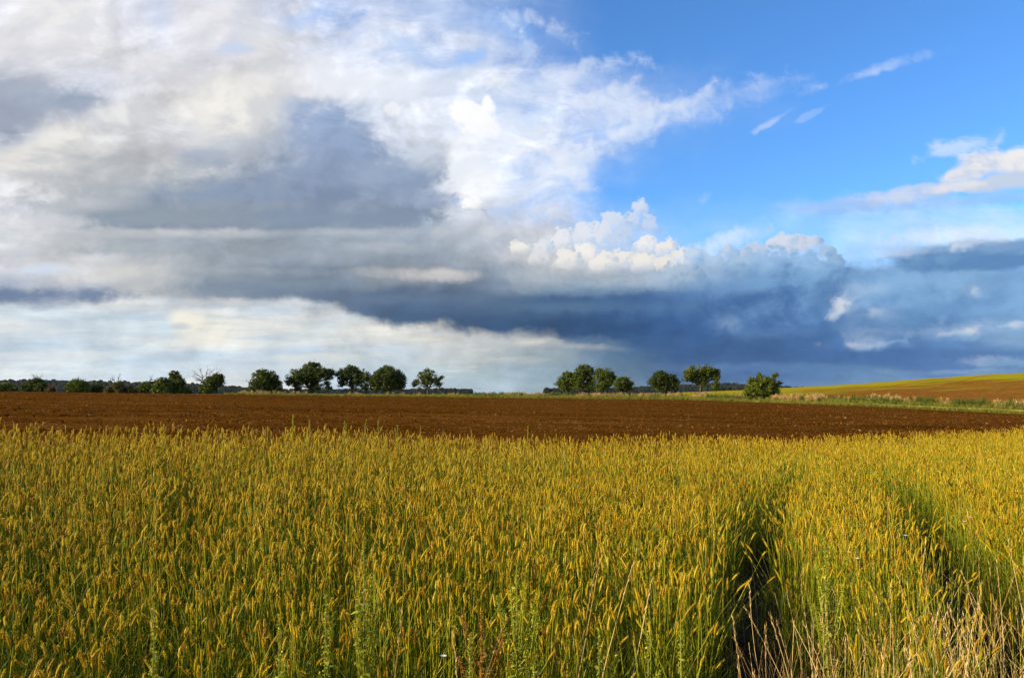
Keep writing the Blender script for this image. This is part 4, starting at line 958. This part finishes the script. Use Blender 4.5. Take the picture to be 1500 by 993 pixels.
plant('foxtail_grass', P, FOXFAR, crop_scale(P), 'golden sheet of foxtail grass towards the ploughed field')
# short growth: floor of the near edge and of the wheel tracks
P = field_pts(.22, 1.9, 5.2); P = P[rs.rand(len(P)) < .55]
Pt = field_pts(.22, 3.0, 22, s0=.1, s1=.75); Pt = Pt[(track_gap(Pt[:, 0], Pt[:, 1]) < 1.0) & (rs.rand(len(Pt)) < np.interp(Pt[:, 1], [3, 7, 11, 16], [.30, .25, .4, 1]))]
P = np.concatenate([P[track_gap(P[:, 0], P[:, 1]) > .9], Pt])
plant('low_grass', P, LOW, np.where(track_gap(P[:, 0], P[:, 1]) < 1, .55, 1.0) * rs.uniform(.5, .9, len(P)), 'short green grass under the foxtails and in the wheel tracks', tilt=.12)

# ------------------------------------------------------------------ dry grass at the near right
M_DRY = leafy('bleached dry stalks', [(0.0, (0.22, 0.115, 0.03)), (0.5, (0.46, 0.30, 0.10)), (1.0, (0.66, 0.48, 0.22))], 0.2)
def dry_tuft():
    g = Geo()
    for i in range(16):
        a = U(0, 6.28); r_ = .17 * math.sqrt(U(0, 1)); b = Vector((r_ * math.cos(a), r_ * math.sin(a), 0)); h = U(.3, .75); ld = Vector((U(-1, 1), U(-1, 1), 0)) * U(.1, .5) * h; ti = U(0, 1)
        pts = [b + ld * k_ ** 1.5 + Vector((0, 0, h * (k_ - .15 * k_ * k_))) for k_ in (0, .25, .5, .75, 1)]
        if U(0, 1) < .5: g.ribbon(pts, U(.004, .007), ti, side=Vector((math.cos(a * 3), math.sin(a * 3), 0)))
        else: g.tube(pts, [.0016, .0015, .0013, .0011, .0008], ti, 3)
    return g.obj('dry_grass_shape', M_DRY, False)
DRY = [dry_tuft() for _q in range(7)]
P = field_pts(.2, 2.0, 6.5, s0=-.1, s1=.8)
sx = P[:, 0] / P[:, 1]
den = np.clip(np.interp(sx, [.0, .25, .40, .62], [0.05, .25, .95, 1.2]) * np.interp(P[:, 1], [2.6, 4.0, 5.2, 6.5], [1, .8, .3, .05]) + np.interp(sx, [.52, .62], [0, .3]) * np.interp(P[:, 1], [4, 6.5], [.8, .2]), 0, 1)
P = P[(rs.rand(len(P)) < den) & (track_gap(P[:, 0], P[:, 1]) > .6)]
plant('dry_grass', P, DRY, rs.uniform(.7, 1.15, len(P)), 'bleached straw-coloured dry grass tangled at the near right corner', tilt=.15)
# ------------------------------------------------------------------ single plants that stand out
M_GOOSE = leafy('goosefoot green', [(0.0, (0.14, 0.16, 0.006)), (0.5, (0.31, 0.34, 0.018)), (1.0, (0.56, 0.56, 0.10))], 0.35, var=.1)
M_GSTEM = leafy('goosefoot stems', [(0.0, (0.10, 0.12, 0.02)), (1.0, (0.28, 0.26, 0.06))], 0.1, var=.1)
M_OCH = leafy('withered dock', [(0.0, (0.12, 0.05, 0.01)), (0.5, (0.28, 0.13, 0.02)), (1.0, (0.42, 0.24, 0.05))], 0.2, var=.1)
M_WHITE = leafy('white petals', [(0.0, (0.6, 0.58, 0.5)), (1.0, (0.85, 0.84, 0.8))], 0.3, var=.1)
def spike(g, p0, p1, rad, tint, dens=900):
    """A knobbly plume of tiny seed clusters round a thin stalk."""
    p0, p1 = Vector(p0), Vector(p1); L = (p1 - p0).length
    nk = max(8, int(L * 150)); g.tube([p0, p0.lerp(p1, .5), p1], [.0025, .002, .001], tint * .6, 4)
    for q in range(nk):
        k_ = (q + U(0, 1)) / nk; c_ = p0.lerp(p1, k_); r_ = rad * (1 - k_) ** .55 * (1.0 if q % 3 else .55) + .003
        d = Vector((U(-1, 1), U(-1, 1), U(-.2, .9))).normalized(); e = c_ + d * r_
        for z in range(7):
            u = Vector((U(-1, 1), U(-1, 1), U(-1, 1))).normalized(); v_ = u.cross(Vector((.3, .5, .8))).normalized(); s_ = U(.0025, .005)
            m_ = e + Vector((U(-1, 1), U(-1, 1), U(-1, 1))) * .006
            g.add([m_ - u * s_, m_ + v_ * s_, m_ + u * s_, m_ - v_ * s_], [(0, 1, 2, 3)], min(1, max(0, tint + U(-.25, .25))))
def lance(g, p, o_, L, w_, ti, up=.5, dr=.5):
    ps = [p + o_ * L * s_ + Vector((0, 0, L * (up * s_ - dr * s_ * s_))) for s_ in (0, .2, .45, .7, 1.0)]
    g.ribbon(ps, w_, ti, prof=lambda s_: max(.05, math.sin(math.pi * (s_ * .88 + .08))))
def goosefoot(x, y, h, label, arms=0, mat=None, name='goosefoot_weed', cat='weed', spread_=.10, top=.5, d=None, leaves=16, rad=.018, lean=0.0):
    d = d or find_d(x, y, h); o = bpy.data.objects.new(name, None); C.collection.objects.link(o); o.location = at(x, d); o.empty_display_size = .2
    tag(o, label, cat, None)
    mat = mat or M_GOOSE
    tip = Vector((lean, 0, h)); g = Geo(); g.tube([Vector((0, 0, -.05)), Vector((lean * .2, .01, h * .4)), Vector((lean * .6, 0, h * .75)), tip], [.005, .0045, .0035, .0015], .5, 5); g.obj('stem', M_GSTEM if mat is M_GOOSE else mat, o)
    g = Geo()
    for q in range(leaves):
        k_ = U(.2, .85); a = U(0, 6.28); lance(g, Vector((lean * k_ ** 2, 0, h * k_)), Vector((math.cos(a), math.sin(a), 0)), U(.03, .075) * (1.3 - k_ * .6), U(.012, .024), U(.2, .8))
    g.obj('foliage', mat, o)
    g = Geo(); spike(g, (lean * top ** 2, 0, h * top), tip, rad, .6); g.obj('flower_spike', mat, o)
    for q in range(arms):
        a = U(0, 6.28); k_ = U(.45, .72); b = Vector((lean * k_ ** 2, 0, h * k_)); e = b + Vector((math.cos(a) * spread_, math.sin(a) * spread_ * .6, h * U(.16, .3)))
        g = Geo(); g.tube([b, b.lerp(e, .4) + Vector((math.cos(a), math.sin(a), -.2)) * spread_ * .25, e], [.0025, .002, .001], .5, 4); spike(g, b.lerp(e, .3), e, rad * .75, .6); g.obj('flower_spike', mat, o)
    return o
goosefoot(540, 783, 1.15, 'tallest pale green goosefoot spike rising left of the middle of the foreground', 5, spread_=.05, top=.35, leaves=26, rad=.024, lean=-.01)
goosefoot(757, 822, 1.06, 'bushy pale green goosefoot with candelabra arms in the middle foreground', 9, spread_=.11, top=.5, leaves=20)
goosefoot(483, 862, .97, 'green goosefoot spike a little left of the tallest one, half its height', 2, spread_=.04, leaves=18)
goosefoot(417, 896, .92, 'yellowish green goosefoot column at the lower left of centre', 2, spread_=.04, top=.3, leaves=14, rad=.022)
goosefoot(237, 878, .94, 'faint pale green weed among the golden heads at the left', 2, spread_=.04, leaves=14, rad=.014)
goosefoot(690, 918, .87, 'small green goosefoot spike low between the straw stalks, left of the candelabra weed', 1, spread_=.04, leaves=12)
goosefoot(782, 966, .78, 'green goosefoot tip peeping in at the bottom edge under the candelabra weed', 1, leaves=12)
goosefoot(945, 916, .86, 'green goosefoot spike right of the long leaning straw stalks', 1, spread_=.04, leaves=14)
goosefoot(992, 905, .90, 'rightmost thick green goosefoot spike before the dark wheel track', 2, spread_=.04, leaves=14, rad=.02)
goosefoot(875, 912, .84, 'short green weed between two leaning straw stalks', 1, leaves=12, rad=.013)
goosefoot(1202, 782, 1.10, 'feathery bright green weed standing between the two wheel tracks', 6, spread_=.09, top=.45, leaves=34, rad=.012)
goosefoot(706, 890, .90, 'rust brown withered dock with crumpled seed tufts beside the candelabra weed', 5, mat=M_OCH, name='withered_dock', spread_=.09, leaves=8, rad=.014)
for x, y, h, lb in [(430, 622, 1.05, 'darkest green weed sticking up into the ploughed field at the crop edge'), (459, 625, 1.0, 'pale weed tip at the crop edge just right of the darkest green one'), (505, 628, 1.0, 'slender nodding weed at the crop edge under the fork-footed tree'),
                    (530, 627, 1.02, 'branched green weed at the crop edge under the slender paler tree'), (556, 628, 1.02, 'straight thin weed at the crop edge under the dense round tree'), (587, 633, .98, 'short weed tip at the crop edge right of the dense round tree'),
                    (619, 634, .98, 'weed tip at the crop edge below the small airy tree'), (773, 638, 1.05, 'leaning pale weed at the crop edge below the middle of the verge')]:
    s_ = (x - 750) / F
    goosefoot(x, y, h + .05, lb, 2, name='edge_weed', spread_=.07, top=.55, leaves=12, rad=.016, d=float(edge_d(s_)) - .25, lean=U(-.06, .08))

def stalk_obj(label, p0, p1, d0, d1, group=None, ears=True, bend=.02, r_=.0022, kinds=None):
    """One dry stalk laid between two points; stem and ear are its parts."""
    o = bpy.data.objects.new('dry_stalk', None); C.collection.objects.link(o); o.location = p0; o.empty_display_size = .1
    tag(o, label, 'dry stalk', group)
    v_ = p1 - p0; n = 7; pts = []
    sd = Vector((U(-1, 1), U(-1, 1), 0))
    for i in range(n):
        k_ = i / (n - 1); pts.append(v_ * k_ + sd * bend * math.sin(math.pi * k_) + Vector((0, 0, -.02 * v_.length * k_ ** 3)))
    g = Geo(); ti = U(.35, .95); g.tube(pts, [r_ * (1 - .6 * i / (n - 1)) for i in range(n)], ti, 5); g.obj('stem', M_DRY, o)
    if ears:
        g = Geo(); a, b = pts[-2], pts[-1]; L = v_.length * U(.12, .2); dr = (b - a).normalized(); st = b - dr * L * .6
        for q in range(16):
            c_ = st + dr * L * q / 15; ang = q * 2.4; o_ = dr.cross(Vector((math.cos(ang), math.sin(ang), .3))).normalized()
            g.ribbon([c_, c_ + o_ * .005 + dr * .008, c_ + o_ * .004 + dr * .02], .003, min(1, ti + U(-.2, .2)), side=o_.cross(dr), prof=lambda s_: math.sin(math.pi * (s_ * .8 + .15)))
        g.obj('seed_ear', M_DRY, o)
    return o
def px_stalk(label, x1, y1, x0, y0, h=.78, **kw):
    """A leaning stalk whose tip is seen at (x1, y1) and which leaves the picture towards (x0, y0)."""
    d = find_d(x1, y1, h); tip = at(x1, d) + Vector((0, 0, h))
    k_ = h / max(.05, (y0 - y1) / F * d); foot = at(x1, d) + Vector(((x0 - x1) / F * d * k_ * .95, -.12, -.03))
    return stalk_obj(label, foot, tip, d, d, **kw)
px_stalk('long pale straw stalk leaning right, leftmost of the slanting three in the centre foreground', 876, 812, 832, 992, 1.0, r_=.0030)
px_stalk('second long pale straw stalk of the slanting three in the centre foreground', 922, 822, 874, 992, 1.02, r_=.0034)
px_stalk('rightmost straw stalk of the slanting three, ending beside a green weed', 950, 840, 907, 992, .98, r_=.0030)
px_stalk('thin straw stalk slanting close beside the leftmost of the slanting three', 868, 834, 842, 992, .94, r_=.0022)
px_stalk('single straight straw stalk rising from the bottom edge below the tallest goosefoot', 590, 898, 578, 992, .86)
px_stalk('straw stalk slanting right below the candelabra weed', 734, 908, 703, 992, .88)
px_stalk('short straw stalk leaning left at the bottom, below the candelabra weed', 668, 936, 676, 992, .8)
px_stalk('bent straw stalk hanging over the dark wheel track', 1093, 893, 1130, 990, .72, bend=.06)
px_stalk('pale hooked straw stalk in front of the dark wheel track', 1092, 858, 1116, 992, .78, bend=.05)
px_stalk('pale bare branching stalk standing tall among golden heads between the wheel tracks', 1295, 734, 1297, 790, 1.0, r_=.003)
px_stalk('dark stalk in the shade at the foot of the wheel track', 1068, 905, 1080, 992, .70, r_=.0016)
px_stalk('long straw stalk crossing the bright patch left of the lower right corner', 1345, 800, 1290, 992, .85, bend=.03)
px_stalk('tall thin straw stalk leaning left by the right edge of the photo', 1470, 800, 1495, 992, .88, bend=.04)
# the tangle in the lower right corner: one stalk of each kind, then copies
SG = 'dry stalks in the tangle at the lower right'
SL = 'thin bleached dry stalk in the straw tangle at the lower right corner'
protos = []
SP = [(x, y, hh) for x in np.linspace(1130, 1495, 22) for y in (845, 880, 915, 945, 965) for hh in (.5,)]
random.shuffle(SP)
cnt = 0
for x, y, _h in SP:
    x += U(-22, 22); y += U(-20, 20)
    if y < 880 and x < 1260 and U(0, 1) < .75: continue
    if y < 930 and x < 1180 and U(0, 1) < .6: continue
    h = U(.55, .85); d = find_d(x, y, h); q = at(x, d)
    if len(protos) < 9:
        o = stalk_obj(SL, q, q + Vector((U(-.22, .25), U(-.2, .15), h)), d, d, SG, bend=U(.01, .06), r_=U(.0016, .0026)); protos.append((o, h)); cnt += 1; continue
    src, hs = random.choice(protos)
    c_ = src.copy(); C.collection.objects.link(c_); c_.location = q; c_.rotation_euler = (U(-.1, .1), U(-.1, .1), U(0, 6.28)); c_.scale = (1, 1, h / hs)
    for ch in src.children:
        k_ = ch.copy(); k_.parent = c_; C.collection.objects.link(k_)
    cnt += 1

def white_flower(x, y, h, label):
    d = find_d(x, y, h); o = bpy.data.objects.new('white_flower', None); C.collection.objects.link(o); o.location = at(x, d); o.empty_display_size = .1
    tag(o, label, 'flower')
    g = Geo(); g.tube([Vector((0, 0, 0)), Vector((.01, 0, h * .6)), Vector((0, 0, h))], .0016, .5, 4); g.obj('stem', M_GSTEM, o)
    g = Geo()
    for q in range(9):
        a = q / 9 * 6.28; dr = Vector((math.cos(a), math.sin(a), .25)); g.ribbon([Vector((0, 0, h)) + dr * s_ for s_ in (.002, .008, .015)], .007, U(.4, 1), prof=lambda s_: .5 + .5 * math.sin(math.pi * s_))
    g.obj('petals', M_WHITE, o)
white_flower(1413, 754, .84, 'upper white flower dot in the golden grass near the right edge')
white_flower(1404, 760, .82, 'lower white flower dot just left of the upper one near the right edge')
white_flower(1318, 780, .84, 'lone white flower dot between the wheel tracks, highest there')
white_flower(1236, 805, .82, 'left white flower dot of the pair between the wheel tracks')
white_flower(1247, 814, .82, 'right white flower dot of the pair between the wheel tracks')
white_flower(652, 950, .62, 'small white flower dot low in the foreground left of the candelabra weed')

# ------------------------------------------------------------------ the air: a thin even haze over the whole plain
m, t = material('haze air')
pv_ = t.nodes.new('ShaderNodeVolumePrincipled'); om = t.nodes.new('ShaderNodeOutputMaterial'); t.links.new(pv_.outputs[0], om.inputs['Volume'])
pv_.inputs['Color'].default_value = (0.72, 0.84, 1.0, 1); pv_.inputs['Density'].default_value = HAZE
hx0, hz0, hz1 = 4400.0, -9.0, 62.0
hv = [(x_, y_, z_) for z_ in (hz0, hz1) for x_, y_ in ((-hx0, -hx0), (hx0, -hx0), (hx0, hx0), (-hx0, hx0))]
tag(mesh('haze', hv, [(3, 2, 1, 0), (4, 5, 6, 7), (0, 1, 5, 4), (1, 2, 6, 5), (2, 3, 7, 6), (3, 0, 4, 7)], m), 'thin pale blue haze over the plain', 'haze', kind='stuff')
